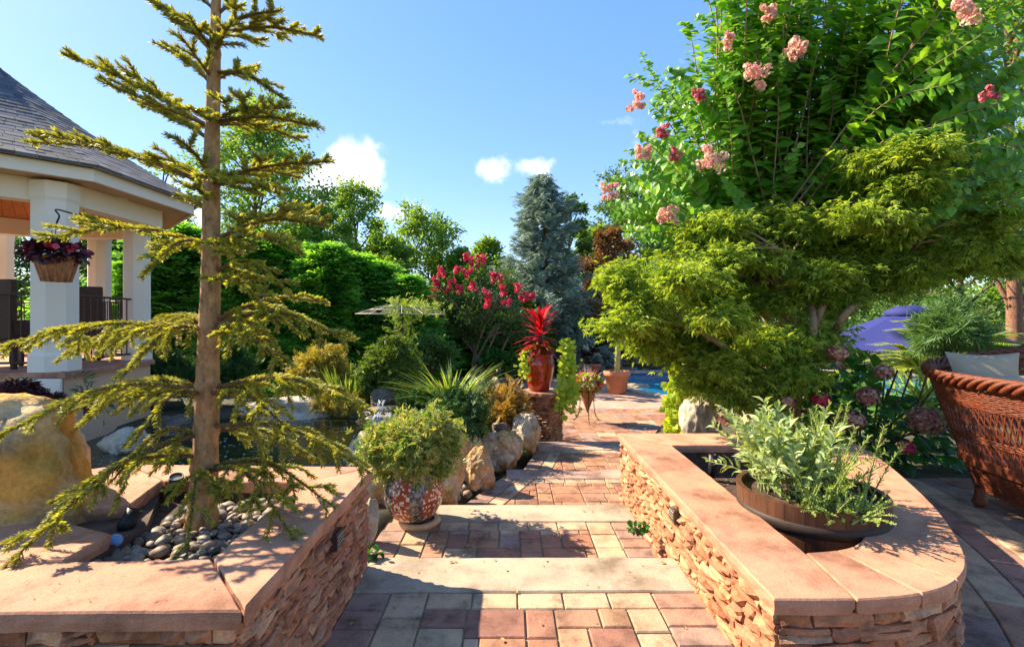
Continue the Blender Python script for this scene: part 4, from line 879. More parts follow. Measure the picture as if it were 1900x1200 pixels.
mound('low_groundcover', 'dark ground cover along the far pond bank', 'ground cover', W(500, 752, 9.4), (1.0, .4, .35), t_cheap(.3, .1), .07, 2600, L_HYD, lobes=14)
mound('leafy_shrub', 'mid green shrub in shade behind the daylilies', 'shrub', W(800, 690, 12.0), (.7, .6, .8), t_cheap(.3, .1), .09, 2600, L_TREE2, lobes=12)
mound('leafy_shrub', 'dark green shrub right of the crape myrtle trunks', 'shrub', W(930, 700, 15), (.8, .6, .7), t_cheap(.35, .1), .14, 2000, L_HYD, lobes=12)
mound('leafy_shrub', 'low green shrub beside the far lounge chairs', 'shrub', W(1065, 672, 20.5), (1.2, .6, .9), t_cheap(.3, .1), .13, 2400, L_TREE2, lobes=12)
mound('leafy_shrub', 'green shrub behind the far terracotta pots', 'shrub', W(1140, 672, 20.8), (1.2, .6, 1.1), t_cheap(.3, .1), .13, 2400, L_TREE, lobes=12)
mound('red_lace_maple', 'purple red lace leaf maple against the gazebo wall', 'shrub', W(10, 765, 4.9), (.42, .3, .26), T_PAL, .08, 1500, L_DKLEAF, lobes=12, droop=.6)
mound('thin_sapling', 'thin leafy sapling in front of the peach gazebo wall', 'shrub', W(160, 775, 5.6), (.28, .2, .42), t_leaf(.1, .04, .3), .11, 170, leafmat('thin_leaf', (.06, .10, .04), (.16, .22, .09), .3, .5), lobes=7)
for i, (px, py, y, lab) in enumerate(((690, 1042, 3.02, 'small green weed at the foot of the square planter wall'), (1187, 992, 3.3, 'tiny green weed at the foot of the curved planter wall'), (968, 845, 6.6, 'tiny weed at the foot of the round boulders'))):
    mound('weed', lab, 'weed', W(px, py, y), (.07, .05, .07), t_leaf(.35, .06, .1), .05, 60, L_HYD, lobes=4)
# fill-in plants on the bank between pond and path
mound('leafy_shrub', 'low green plants on the bank behind the brown boulder', 'shrub', W(790, 815, 6.6), (.5, .4, .3), t_cheap(.3, .1), .06, 2200, L_HYD, lobes=12)
mound('leafy_shrub', 'green ground cover under the daylilies', 'shrub', W(850, 760, 8.6), (.8, .5, .3), t_cheap(.3, .1), .08, 2200, L_HYD, lobes=12)

# ------------------------------------------------------------------ gazebo
def gazebo():
    C0 = np.array([-7.65, 7.15]); FL = .84; SO = 3.27
    t = thing('gazebo', 'octagonal gazebo with grey shingle roof and cream columns on a peach wall', 'gazebo', (C0[0], C0[1], 0))
    octo = lambda ap, off=0: [(C0[0]+ap/math.cos(R(22.5))*math.cos(R(22.5+45*k)), C0[1]+ap/math.cos(R(22.5))*math.sin(R(22.5+45*k))) for k in range(8)]
    base = [(-5.5, 6.0), (-5.78, 7.9), (-7.3, 9.75), (-9.6, 9.75), (-10.6, 8.0), (-10.6, 6.2), (-8.8, 5.75), (-6.9, 5.97)]
    mb = MB(); mb.prism(inset(base, .06), -.4, FL-.07, 0, 0); w = mb.build('base_wall', M_STUCCO, t)
    n = len(base); inn = inset(base, .42)
    for i in range(n):
        j = (i+1) % n; mb = MB(); mb.prism([base[i], base[j], inn[j], inn[i]], FL-.069, FL, 0, .012); mb.build('cap_stone', M_CAP, t)
    mb = MB(); mb.prism(inset(base, .40), FL-.08, FL-.01, 0, 0); mb.build('floor', M_CAP, t)
    mb = MB(); a = P(66, 768, .25); mb.box((-5.75, 5.94, .60), (.52, .03, .34), R(-1), 0, .01); mb.build('white_panel', M_WHITE, t)
    cols = [(-5.86, 6.25, .47), (-6.15, 8.0, .36), (-7.95, 9.4, .36), (-9.75, 9.3, .36), (-10.3, 7.2, .36), (-8.7, 5.9, .4)]
    for x, y, wd in cols:
        mb = MB(); r = wd/2; prof = [(r*1.12, FL), (r*1.12, FL+.2), (r*1.0, FL+.24), (r, SO-.28), (r*1.06, SO-.24), (r*1.06, SO-.04)]; k = 8; V = []
        for rr, z in prof: V += [(x+rr*1.05*math.cos(R(22.5+45*q)), y+rr*1.05*math.sin(R(22.5+45*q)), z) for q in range(k)]
        mb.add(V, [(i*k+j, i*k+(j+1) % k, (i+1)*k+(j+1) % k, (i+1)*k+j) for i in range(len(prof)-1) for j in range(k)]); mb.build('column', M_WHITE, t)
    e = octo(2.33); ci = octo(1.75)
    mb = MB(); mb.add([(x, y, SO) for x, y in e]+[(x, y, SO) for x, y in ci], [(i, i+8, (i+1) % 8+8, (i+1) % 8) for i in range(8)]); mb.build('soffit', M_STUCCO, t)
    mb = MB(); mb.add([(x, y, z) for z in (SO-.28, SO-.004) for x, y in octo(1.95)]+[(x, y, z) for z in (SO-.28, SO-.004) for x, y in octo(1.72)], [(i, (i+1) % 8, 8+(i+1) % 8, 8+i) for i in range(8)]+[(16+(i+1) % 8, 16+i, 24+i, 24+(i+1) % 8) for i in range(8)]+[(i, 16+i, 16+(i+1) % 8, (i+1) % 8) for i in range(8)]); mb.build('beam', M_WHITE, t)
    apx = (C0[0], C0[1], 4.55); mb = MB(); c2 = octo(1.74)
    for i in range(8):
        a, b = np.array([*c2[i], SO+.0]), np.array([*c2[(i+1) % 8], SO+.0]); m = 9
        for q in range(m):                                              # tongue and groove boards of the ceiling
            p0, p1 = a+(b-a)*q/m, a+(b-a)*(q+.96)/m; ap = np.array(apx); mb.add([p0, p1, ap], [(0, 1, 2)])
    mb.build('cedar_ceiling', M_CEIL, t)
    mb = MB(); eo = octo(2.36); ei = octo(2.31); mb.add([(x, y, z) for z in (SO-.02, SO+.19) for x, y in eo], [(i, (i+1) % 8, 8+(i+1) % 8, 8+i) for i in range(8)]); mb.add([(x, y, SO-.02) for x, y in eo]+[(x, y, SO-.02) for x, y in ei], [(i, 8+i, 8+(i+1) % 8, (i+1) % 8) for i in range(8)]); mb.build('fascia', M_WHITE, t)
    # shingle courses, each a step proud of the one above
    rows = 26; prof = [(2.44, SO+.17)]
    for k in range(1, rows+1): f = k/rows; prof.append((2.44*(1-f), SO+.17+1.85*(.82*f+.18*f*f)))
    roof = MB()
    for k in range(rows):
        (a0, z0), (a1, z1) = prof[k], prof[k+1]; lo = octo(a0+.02); hi = octo(max(a1, .01))
        for i in range(8):
            p = [np.array([*lo[i], z0]), np.array([*lo[(i+1) % 8], z0]), np.array([*hi[(i+1) % 8], z1+.012]), np.array([*hi[i], z1+.012])]; L = np.linalg.norm(p[1]-p[0]); m = max(1, int(L/.17)); o = (k % 2)*.5
            for q in range(-1, m+1):
                u0, u1 = max(0, (q+o)/m), min(1, (q+o+.97)/m)
                if u1-u0 < .03: continue
                v = rnd(0, 1); A, B, Cc, D = p[0]+(p[1]-p[0])*u0, p[0]+(p[1]-p[0])*u1, p[3]+(p[2]-p[3])*u1, p[3]+(p[2]-p[3])*u0; dn = np.array([0, 0, -.03]); up_ = np.array([0, 0, rnd(0, .006)])
                roof.add([A+up_, B+up_, Cc, D, A+dn, B+dn], [(0, 1, 2, 3), (4, 5, 1, 0)], 0, False, v)
    ro = roof.build('roof', leafmat('grey_shingle', (.06, .065, .08), (.15, .155, .175), 0, .85, spec=.2), t); ro['kind'] = 'stuff'
    mb = MB(); mb.add([(*p, SO+.13) for p in octo(2.40)]+[(C0[0], C0[1], SO+1.45)], [(i, (i+1) % 8, 8) for i in range(8)]); mb.build('roof_deck', M_BLACK, t)
    # wrought iron railings
    for (xa, ya, _), (xb, yb, _) in ((cols[0], cols[1]), (cols[1], cols[2]), (cols[2], cols[3]), (cols[0], (-8.7, 5.9, 0))):
        a, b = np.array([xa, ya, 0]), np.array([xb, yb, 0]); mb = MB()
        for z in (FL+.1, FL+.98): mb.tube([a+[0, 0, z], b+[0, 0, z]], .017, 6)
        rail = mb.build('railing', M_IRON, t); L = np.linalg.norm(b-a); m = int(L/.13)
        for q in range(1, m): p = a+(b-a)*q/m; mb = MB(); mb.tube([p+[0, 0, FL+.1], p+[0, 0, FL+.98]], .009, 6); mb.build('baluster', M_IRON, rail)
    mb = MB(); mb.lathe([(0, SO-.006), (.09, SO-.006), (.1, SO-.001)], (-5.75, 7.15, 0), 18); mb.build('recessed_lamp', M_WHITE, t)
gazebo()
def gazebo_chair(label, x, y, rz):
    t = thing('patio_chair', label, 'chair', (x, y, .83), 'wicker chairs inside the gazebo'); t.rotation_euler = (0, 0, rz); m = plain('dark_wicker', (.07, .035, .022), .6, 0, .4, 40, .8)
    def b(nm, bx, mm=m):
        mb = MB()
        for c, d in bx: mb.box(c, d, 0, 0, .015)
        o = bpy.data.objects.new(nm, mb.mesh(nm)); o.data.materials.append(mm); COL.objects.link(o); o.parent = t
    b('seat', [((0, 0, .4), (.6, .6, .1))]); b('backrest', [((0, .3, .8), (.62, .07, .78))]); b('armrest', [((-.31, 0, .55), (.07, .6, .22))]); b('armrest', [((.31, 0, .55), (.07, .6, .22))])
    for sx in (-1, 1):
        for sy in (-1, 1): b('leg', [((sx*.26, sy*.26, .19), (.05, .05, .38))])
gazebo_chair('dark wicker chair in the gazebo at the left frame edge', -6.75, 6.65, R(175)); gazebo_chair('dark wicker chair behind the railing between the gazebo columns', -7.0, 7.9, R(215))
# hanging basket
def basket():
    c = W(105, 498, 5.55); t = thing('hanging_basket', 'wooden hanging basket of dark begonias with pink flowers on the gazebo column', 'hanging basket', tuple(c)); r = .2
    mb = MB(); mb.lathe([(0, -.15), (r*.62, -.15), (r, .13), (r*.94, .13), (r*.6, -.1), (0, -.1)], tuple(c), 22); bk = mb.build('basket', plain('basket_wood', (.36, .15, .06), .7, 0, .4, 18, .4), t)
    for i in range(14):
        a = 2*math.pi*i/14; mb = MB(); mb.tube([c+Vector((r*.63*math.cos(a), r*.63*math.sin(a), -.15)), c+Vector((r*1.0*math.cos(a), r*1.0*math.sin(a), .13))], .012, 5); mb.build('slat', plain('basket_wood', (.36, .15, .06), .7, 0, .4, 18, .4), bk)
    mb = MB(); top = c+Vector((0, 0, .52))
    for i in range(3): a = i*2.09+.4; mb.tube([c+Vector((r*math.cos(a), r*math.sin(a), .12)), top], .004, 5)
    hk = [top, top+Vector((.03, 0, .08)), top+Vector((-.03, .03, .16)), top+Vector((-.06, .35, .17)), top+Vector((-.06, .42, .24))]; mb.tube(spline(hk, 5), .009, 6); mb.build('hook', M_BLACK, t)
    mb = MB(); n = 420; d = rdir(n, .3); mb.leaves(t_leaf(.45, .06, .15), np.array(tuple(c))+[0, 0, .17]+d*np.array([.27, .27, .11])*RNG.uniform(.5, 1.05, n)[:, None], d+rdir(n)*.5, d+np.array([0, 0, .6]), RNG.uniform(.06, .1, n)); mb.build('foliage', L_DKLEAF, t, 'stuff')
    mb = MB()
    for i in range(16): a = rnd(0, 6.28); petals(mb, c+Vector((.25*math.cos(a), .25*math.sin(a), rnd(.14, .3))), (.03, .03, .025), 8, .05)
    mb.build('flowers', L_HOT, t, 'stuff')
basket()

# ------------------------------------------------------------------ containers
def pot(name, label, c, prof, m, cat='pot', n=36, tilt=None):
    mb = MB(); mb.lathe(prof, (0, 0, 0), n); me = mb.mesh(name); me.materials.append(m); o = link(name, me); o.location = c
    if tilt: o.rotation_euler = tilt
    return tag(o, label, cat)
def mosaic_urn():
    c = P(768, 968, LV[1]); t = thing('mosaic_urn', 'round rust and white mosaic urn holding a bronze green shrub by the steps', 'urn', tuple(c))
    prof = [(.0, .0), (.10, .0), (.17, .05), (.225, .14), (.235, .2), (.215, .29), (.165, .38), (.13, .43), (.15, .455), (.13, .45), (.11, .42), (0, .40)]
    def mm(m):
        nt = m.node_tree; p = nt.nodes['Principled BSDF']; tc = nt.nodes.new('ShaderNodeTexCoord'); v = nt.nodes.new('ShaderNodeTexVoronoi'); v.distance = 'CHEBYCHEV'; v.inputs['Scale'].default_value = 62; v.inputs['Randomness'].default_value = .55
        nt.links.new(tc.outputs['Object'], v.inputs['Vector']); sp = nt.nodes.new('ShaderNodeSeparateColor'); nt.links.new(v.outputs['Color'], sp.inputs[0])
        w = nt.nodes.new('ShaderNodeTexWave'); w.inputs['Scale'].default_value = 1.1; w.inputs['Distortion'].default_value = 2.5; nt.links.new(tc.outputs['Object'], w.inputs['Vector'])
        rust = ramp(nt, sp.outputs[0], [(0, (.30, .055, .02)), (.72, (.38, .08, .03)), (.75, (.72, .6, .45)), (1, (.75, .66, .5))]); dark = ramp(nt, sp.outputs[0], [(0, (.02, .02, .025)), (.5, (.10, .09, .09)), (1, (.4, .3, .2))])
        sw = ramp(nt, w.outputs['Fac'], [(.60, (0, 0, 0)), (.63, (1, 1, 1))]); c_ = mixc(nt, sw, rust, dark); nt.links.new(c_, p.inputs['Base Color']); p.inputs['Roughness'].default_value = .22; bump(nt, v.outputs['Distance'], .5, .004)
    mb = MB(); mb.lathe([(r*1.02, z*1.06+.02) for r, z in prof], tuple(c), 48); mb.build('urn_body', mat('mosaic', mm), t)
    mb = MB(); mb.lathe([(.12, 0), (.16, 0), (.17, .02), (.155, .045), (.12, .04)], tuple(c+Vector((.05, -.02, 0))), 24); mb.build('base_ring', plain('pale_wood', (.55, .36, .18), .6, 0, .25, 12, .2), t)
    top = c+Vector((0, 0, .48)); wood, leaf = MB(), MB(); cl = []
    for i in range(22): d = rdir(1, .35)[0]; cl.append((np.array(tuple(top))+[0, 0, .12]+d*np.array([.30, .26, .21])*rnd(.65, 1.15), (.15, .15, .12)))
    clumped(wood, leaf, lambda q: np.array(tuple(top))-[0, 0, .08], cl, t_palm(5, .14, 170, .2), .052, 230, 12, .008, .2, spread=.3)
    wood.build('stem', M_BARK, t); leaf.build('foliage', L_VARIEG, t, 'stuff')
mosaic_urn()
def pedestal():
    c = Vector((.80, 8.05, -.56)); h = .82; s = .56; rz = R(-32)
    c = Vector(((1007-CX)/F*8.0, 8.0, -.56)); t = thing('stone_pedestal', 'square stacked stone pedestal with sandstone cap under the red vase', 'pedestal', tuple(c))
    mb = MB(); mb.box(tuple(c+Vector((0, 0, h/2))), (s-.1, s-.1, h), rz); mb.build('core', M_MORTAR, t)
    k = s/2-.04; corners = [c.xy+Vector((a*k, b*k)).to_3d().xy for a, b in ((-1, -1), (1, -1), (1, 1), (-1, 1))]; corners = [Vector((c.x+(a*k)*math.cos(rz)-(b*k)*math.sin(rz), c.y+(a*k)*math.sin(rz)+(b*k)*math.cos(rz))) for a, b in ((-1, -1), (1, -1), (1, 1), (-1, 1))]
    for i in (0, 1, 3): ledge_wall(t, [corners[i], corners[(i+1) % 4]], lambda q: -.56, -.56+h, .17, .05, name='ledge_stone')
    q = s/2+.05; cap_piece(t, [(c.x+(a*q)*math.cos(rz)-(b*q)*math.sin(rz), c.y+(a*q)*math.sin(rz)+(b*q)*math.cos(rz)) for a, b in ((-1, -1), (1, -1), (1, 1), (-1, 1))], -.56+h+.066)
    z0 = -.56+h+.066; v = Vector((c.x-.06, c.y-.02, z0)); vt = thing('glazed_vase', 'tall red glazed vase on the stone pedestal', 'vase', tuple(v))
    mb = MB(); mb.lathe([(0, 0), (.15, 0), (.17, .03), (.215, .2), (.25, .38), (.255, .46), (.235, .54), (.22, .565), (.25, .59), (.255, .605), (.225, .605), (.2, .57), (0, .56)], tuple(v), 40)
    def gl(m): nt = m.node_tree; p = nt.nodes['Principled BSDF']; nt.links.new(ramp(nt, noise_tex(nt, 5, 4, .6, 'World'), [(.3, (.30, .018, .008)), (.7, (.42, .035, .014))]), p.inputs['Base Color']); p.inputs['Roughness'].default_value = .12; p.inputs['Coat Weight'].default_value = .6
    mb.build('vase_body', mat('red_glaze', gl), vt)
    tp = np.array([v.x, v.y, z0+.6]); pt = thing('ti_plant', 'bright red ti plant with sword leaves in the red vase', 'plant', tuple(tp))
    mb = MB(); mb.tube([tp-[0, 0, .06], tp+[.02, 0, .3], tp+[.0, 0, .55]], [.025, .02, .012], 7); mb.build('stem', M_BARK, pt)
    for k in range(74):
        f = k/74; a = k*2.4; o = np.array([math.cos(a), math.sin(a), 0]); el = R(2+64*f+rnd(-10, 10)); d = o*math.cos(el)+np.array([0, 0, math.sin(el)]); V, fs = t_blade(.085, .9*(1-f*.6), 6); ml = MB(); V = V.copy(); tt = V[:, 1].clip(0, 1); V[:, 0] *= (.35+1.6*tt)*(1.15-.4*tt)*1.05
        ml.leaves((V, fs), tp+[0, 0, .05+.48*f], d, np.array([0, 0, 1.])-o*.3, rnd(.36, .5), 0, rnd(.1, .5) if f < .45 else rnd(.4, 1)); ml.build('leaf', L_RED, pt)
    co = mound('coleus', 'yellow orange coleus around the rim of the red vase', 'plant', Vector(tp)-Vector((0, 0, .03)), (.26, .26, .13), t_leaf(.36, .06, .15), .09, 420, leafmat('coleus_leaf', (.42, .20, .03), (.62, .52, .10), .35, .5), lobes=9)
    def vine(label, x0, x1, ytop, ybot, y, n, bulge=.2, size=.1):
        a, b = W(x0, ytop, y), W(x1, ybot, y); c = (a+b)/2; vt = thing('potato_vine', label, 'vine', (c.x, c.y, b.z)); wood, leaf = MB(), MB()
        for k in range(13):
            xs = rnd(a.x, b.x); q = spline([(c.x-.1*0, y+.05, a.z), (xs*.6+c.x*.4, y-bulge*.7, a.z+.02), (xs, y-bulge, a.z-(a.z-b.z)*.45), (xs+rnd(-.04, .04), y-bulge*.8, b.z+rnd(0, .35)*(a.z-b.z))], 5); wood.tube(q, .005, 5, 0, False); m = n//13
            pos, tg, s = along(q, m); leaf.leaves(t_leaf(.46, .05, .2), pos+RNG.normal(0, .035, (m, 3)), rdir(m)*.6+np.array([0, -.4, -.55]), np.array([0, -1., .5])+rdir(m)*.5, size*RNG.uniform(.6, 1.15, m))
        wood.build('stem', M_BARK, vt); leaf.build('foliage', L_LIME, vt, 'stuff')
    vine('lime green sweet potato vine trailing down the right of the pedestal', 1036, 1068, 640, 778, 7.72, 640, .10, .085)
    vine('short lime vine trailing on the left of the red vase', 968, 984, 655, 705, 7.85, 90, .1, .08)
    vine('lime green sweet potato vine cascading beside the pale boulder under the maple', 1232, 1300, 690, 815, 5.9, 900, .2, .085)
pedestal()
def terracotta(label, c, r, h, m):
    return pot('terracotta_pot', label, tuple(c), [(0, 0), (r*.68, 0), (r*.72, .02), (r*.92, h*.76), (r, h*.77), (r*1.04, h*.8), (r*1.04, h*.97), (r*.98, h), (r*.88, h), (r*.86, h*.9), (0, h*.88)], m)
TERRA = plain('terracotta', (.55, .22, .11), .8, 0, .12, 4, .2); TERRA2 = plain('red_terracotta', (.45, .13, .08), .75, 0, .12, 4, .2)
pc_ = P(1153, 724, -.56); pc_ = Vector((3.0, 13.6, -.558)); terracotta('large orange terracotta pot standing by the pool edge', pc_, .36, .62, TERRA)
pd = Vector((2.85, 17.0, -.558)); terracotta('red terracotta pot with burgundy plants behind the pool corner', pd, .34, .52, TERRA2)
mound('potted_plants', 'burgundy and white plants in the far red terracotta pot', 'plant', pd+Vector((0, 0, .5)), (.38, .36, .45), t_leaf(.25, .05, .2), .2, 320, L_DKLEAF, lobes=8)
def palm(label, base, h, nf, fl, trunk_r=.05, canes=1, lm=None, spread=.2):
    base = Vector(base); t = thing('palm', label, 'palm', tuple(base))
    for k in range(canes):
        b = base+Vector((rnd(-spread, spread), rnd(-spread, spread), 0)) if canes > 1 else base; hh = h*rnd(.6, 1.1) if canes > 1 else h; top = b+Vector((rnd(-.2, .2)*h*.3, rnd(-.1, .1), hh)); mb = MB(); mb.tube(spline([b-Vector((0, 0, .05)), (b+top)/2, top], 4), np.linspace(trunk_r, trunk_r*.7, 9), 8); mb.build('cane', plain('cane', (.40, .34, .12), .6, 0, .25, 10, .2), t)
        for i in range(nf):
            a = i*2.4+k; el = R(rnd(15, 78)); o = np.array([math.cos(a), math.sin(a), 0]); d = o*math.cos(el)+np.array([0, 0, math.sin(el)]); L = fl*rnd(.75, 1.1); p0 = np.array(tuple(top)); q = np.array(spline([p0, p0+d*L*.5, p0+d*L*.85+o*L*.2+[0, 0, -.22*L]], 7)); mb = MB(); mb.tube(q, np.linspace(.012, .003, len(q)), 5, 0, False); n = 30
            f = np.linspace(.15, 1, n); pos = np.stack([np.interp(f, np.linspace(0, 1, len(q)), q[:, j]) for j in range(3)], 1); tg = nrmz(np.gradient(pos, axis=0)); sd = nrmz(np.cross(tg, [0, 0, 1.]))
            for s in (-1, 1): mb.leaves(t_blade(.045, .4, 3), pos, sd*s*.8+tg*.65+np.array([0, 0, .15]), np.array([0, 0, 1.])+rdir(n)*.15, L*.36*np.sin(np.pi*np.clip(f*.85+.1, 0, 1)), 0)
            mb.build('frond', lm or L_PALMF, t)
    return t
palm('palm with pale trunk in the orange terracotta pot', pc_+Vector((0, 0, .55)), 1.0, 12, .95, .09, 1, leafmat('palm_green', (.06, .16, .03), (.18, .33, .06), .35, .5))
palm('tall yellow green areca palm at the right edge', (7.55, 7.6, -.2), 1.0, 8, 1.25, .04, 5, None, .4)
palm('yellow green areca palm between pine and umbrella', (6.6, 7.3, -.1), .75, 7, 1.0, .035, 3, None, .3)
palm('low palm behind the navy umbrella', (6.6, 10.2, -.5), .5, 8, 1.0, .04, 3, None, .4)
def cone_stand():
    c = P(1090, 782, -.56); t = thing('plant_stand', 'black iron stand holding a woven cone planter of pink petunias', 'plant stand', tuple(c)); mb = MB(); z = c.z
    ring = [(c.x+.2*math.cos(a), c.y+.2*math.sin(a), z+.62) for a in np.linspace(0, 6.28, 25)]; mb.tube(ring, .01, 6); mb.build('ring', M_BLACK, t)
    for i in range(3): a = i*2.09+.5; o = Vector((math.cos(a), math.sin(a), 0)); mb = MB(); mb.tube(spline([c+o*.2+Vector((0, 0, .62)), c+o*.16+Vector((0, 0, .4)), c+o*.2+Vector((0, 0, .12)), c+o*.3], 5), .009, 6); mb.build('leg', M_BLACK, t)
    mb = MB(); mb.lathe([(.01, .18), (.07, .34), (.13, .5), (.19, .68), (.2, .7), (.16, .68), (0, .66)], tuple(c), 24); mb.build('cone_basket', plain('coco_fibre', (.30, .15, .06), .9, 0, .5, 40, 1.), t)
    mb = MB(); n = 380; d = rdir(n, .3); ct = np.array([c.x, c.y, z+.78]); mb.leaves(t_leaf(.4, .05, .15), ct+d*np.array([.27, .27, .16]), d+rdir(n)*.5, d+np.array([0, 0, .5]), RNG.uniform(.05, .09, n)); mb.build('foliage', L_HERB, t, 'stuff')
    mb = MB()
    for i in range(60): d = rdir(1, .25)[0]; petals(mb, ct+d*np.array([.29, .29, .18]), (.015, .015, .015), 4, .075, 0 if i % 3 else 1)
    mb.build('flowers', [L_HOT, L_PINK], t, 'stuff'); mb = MB(); n = 40; mb.leaves(t_blade(.03, .4), np.repeat(ct[None], n, 0), rdir(n, 1.6), rdir(n), RNG.uniform(.28, .42, n)); mb.build('spikes', leafmat('pink_spike', (.45, .12, .12), (.62, .3, .25), .3, .5), t)
cone_stand()

# ------------------------------------------------------------------ right: barrel of herbs, hydrangea, chair, umbrellas
def barrel():
    c = Vector((1.69, 2.74, .20)); r, h = .375, .35; t = thing('half_barrel', 'brown half barrel planter of sage and herbs in the curved planter', 'barrel', tuple(c))
    def bw(m):
        nt = m.node_tree; p = nt.nodes['Principled BSDF']; n = noise_tex(nt, 30, 5, .6, 'World', (1, 1, .12)); nt.links.new(ramp(nt, n, [(.3, (.05, .02, .011)), (.7, (.12, .05, .024))]), p.inputs['Base Color']); p.inputs['Roughness'].default_value = .45; bump(nt, n, .3, .005)
    m = mat('barrel_wood', bw); ns = 26
    for i in range(ns):
        a0, a1 = 2*math.pi*i/ns+.002, 2*math.pi*(i+1)/ns-.002; mb = MB(); V = []
        for z, rr in ((0, r*.93), (h*.5, r*.97), (h, r)):
            for a in (a0, (a0+a1)/2, a1): V.append((c.x+rr*math.cos(a), c.y+rr*math.sin(a), c.z+z))
            for a in (a1, (a0+a1)/2, a0): V.append((c.x+(rr-.03)*math.cos(a), c.y+(rr-.03)*math.sin(a), c.z+z))
        mb.add(V, [(k*6+j, k*6+(j+1) % 6, (k+1)*6+(j+1) % 6, (k+1)*6+j) for k in range(2) for j in range(6)]+[(12, 13, 14, 15, 16, 17)], 0); mb.build('stave', m, t)
    for z0, z1 in ((h*.58, h*.76), (h*.08, h*.2)):
        mb = MB(); f = lambda z: r*(.93+.08*z/h if z < h*.5 else .94+.06*z/h)+.002; mb.lathe([(f(z0)-.004, z0), (f(z0)+.004, z0+.004), (f(z1)+.004, z1-.004), (f(z1)-.004, z1)], tuple(c), 44); mb.build('hoop', plain('hoop', (.035, .02, .014), .6, .1, .3, 12, .2), t)
    mb = MB(); mb.lathe([(0, h*.88), (r*.93, h*.88)], tuple(c), 30); mb.build('soil', M_SOIL, t)
    def herb(name, label, spots, T, lm, ls, L, gap, ang=.8, upn=1.3):
        g = thing(name, label, 'herb', (spots[0][0], spots[0][1], c.z+h*.88)); wood, leaf = MB(), MB()
        for x, y, n in spots:
            for k in range(n):
                d = rdir(1, upn)[0]; d[2] = abs(d[2])+.15; d = nrmz(d); l = L*rnd(.55, 1.15); b = np.array([x+rnd(-.05, .05), y+rnd(-.05, .05), c.z+h*.86]); q = np.array(spline([b, b+d*l*.5+[0, 0, .05*l], b+d*l+[0, 0, -.04*l]], 5)); wood.tube(q, np.linspace(.005, .002, len(q)), 5, 0, False); m = int(l/gap); f = np.linspace(.22, 1, m); pos = np.stack([np.interp(f, np.linspace(0, 1, len(q)), q[:, j]) for j in range(3)], 1); sd = nrmz(np.cross(np.broadcast_to(d, (m, 3)), rdir(m)))
                for s in (-1, 1): leaf.leaves(T, pos, sd*s*ang+d*.8+rdir(m)*.25+np.array([0, 0, .1]), np.array([0, -.2, 1.])+rdir(m)*.4, ls*RNG.uniform(.6, 1.2, m)*(1.1-.4*f))
        wood.build('stem', plain('herb_stem', (.22, .26, .1), .7, 0, .2, 20, 0), g); leaf.build('foliage', lm, g, 'stuff')
    herb('sage', 'pale green sage with long soft leaves on the left of the barrel', [(1.50, 2.80, 11), (1.58, 2.64, 7), (1.66, 2.85, 9), (1.58, 2.95, 8), (1.48, 2.78, 5)], t_leaf(.2, .06, .2), L_SAGE, .105, .50, .042, .8, 2.0)
    herb('rosemary', 'bright rosemary sprigs rising on the right of the barrel', [(1.82, 2.75, 16), (1.75, 2.62, 10), (1.85, 2.9, 12)], t_leaf(.09, .02, .05), L_HERB, .042, .5, .013, 1., 1.6)
    herb('rosemary', 'single rosemary sprig leaning over the barrel right rim', [(1.99, 2.66, 3)], t_leaf(.09, .02, .05), L_HERB, .042, .42, .013, 1., 1.6)
    herb('thyme', 'fine light thyme spilling over the front of the barrel', [(1.62, 2.44, 26), (1.7, 2.41, 26), (1.55, 2.5, 20), (1.78, 2.46, 18)], t_leaf(.3, .04, .1), L_HERB, .016, .22, .008, 1., .5)
barrel()
def hydrangea():
    t = thing('hydrangea', 'large hydrangea with dusky red flower heads between planter and wicker chair', 'shrub', (3.6, 4.9, 0)); wood, leaf = MB(), MB()
    for i in range(620):
        px, py = rnd(1500, 1790), rnd(660, 860)
        if px < 1560 and py < 700 or (px > 1625 and py < 745): continue
        y = rnd(4.62, 5.3); p = np.array(tuple(W(px, py, y)))
        if p[2] < .05: continue
        o = nrmz(p-np.array([3.7, 5.2, .3])); leaf.leaves(t_leaf(.33, .07, .18), p[None], o+rdir(1)*.6+np.array([0, -.3, -.25]), np.array([0, -.5, 1.])+rdir(1)*.4, rnd(.11, .2))
    for i in range(18): e = W(rnd(1520, 1780), rnd(680, 800), rnd(4.7, 5.2)); wood.tube(spline([(3.6+rnd(-.3, .3), 5.0, -.05), (3.6+(e.x-3.6)*.5, 5, .3), e], 4), .009, 6)
    wood.build('stem', M_BARK, t); leaf.build('foliage', L_HYD, t, 'stuff')
    for px, py, r, m in ((1523, 741, .075, L_HOT), (1610, 735, .1, L_HEAD), (1582, 780, .11, L_HEAD), (1717, 782, .16, L_HEAD), (1682, 830, .07, L_HOT), (1555, 655, .09, L_HEAD), (1460, 745, .08, L_HEAD), (1640, 690, .08, L_HEAD), (1345, 775, .08, L_HEAD)):
        mb = MB(); petals(mb, W(px, py, 4.55), (r, r, r*.85), int(3000*r), .03); mb.build('flower_head', m, t, 'stuff')
hydrangea()
mound('ornamental_grass', 'pale grass mound between hydrangea and wicker chair', 'grass', W(1705, 800, 5.6), (.4, .4, .5), t_blade(.03, .6), .35, 300, L_HERB, lobes=6)
mound('dwarf_pine', 'small bright green pine standing above the wicker chair', 'shrub', W(1760, 670, 6.6), (.5, .45, .7), t_palm(9, .035, 220, .05), .16, 1500, leafmat('pine_green', (.06, .16, .05), (.20, .34, .12), .3, .5), lobes=14)
mound('leafy_shrub', 'green plants hiding the pool edge behind the hydrangea', 'shrub', (4.4, 7.0, 0), (1.2, .5, .5), t_leaf(.3, .06, .15), .12, 900, L_HYD, lobes=14)
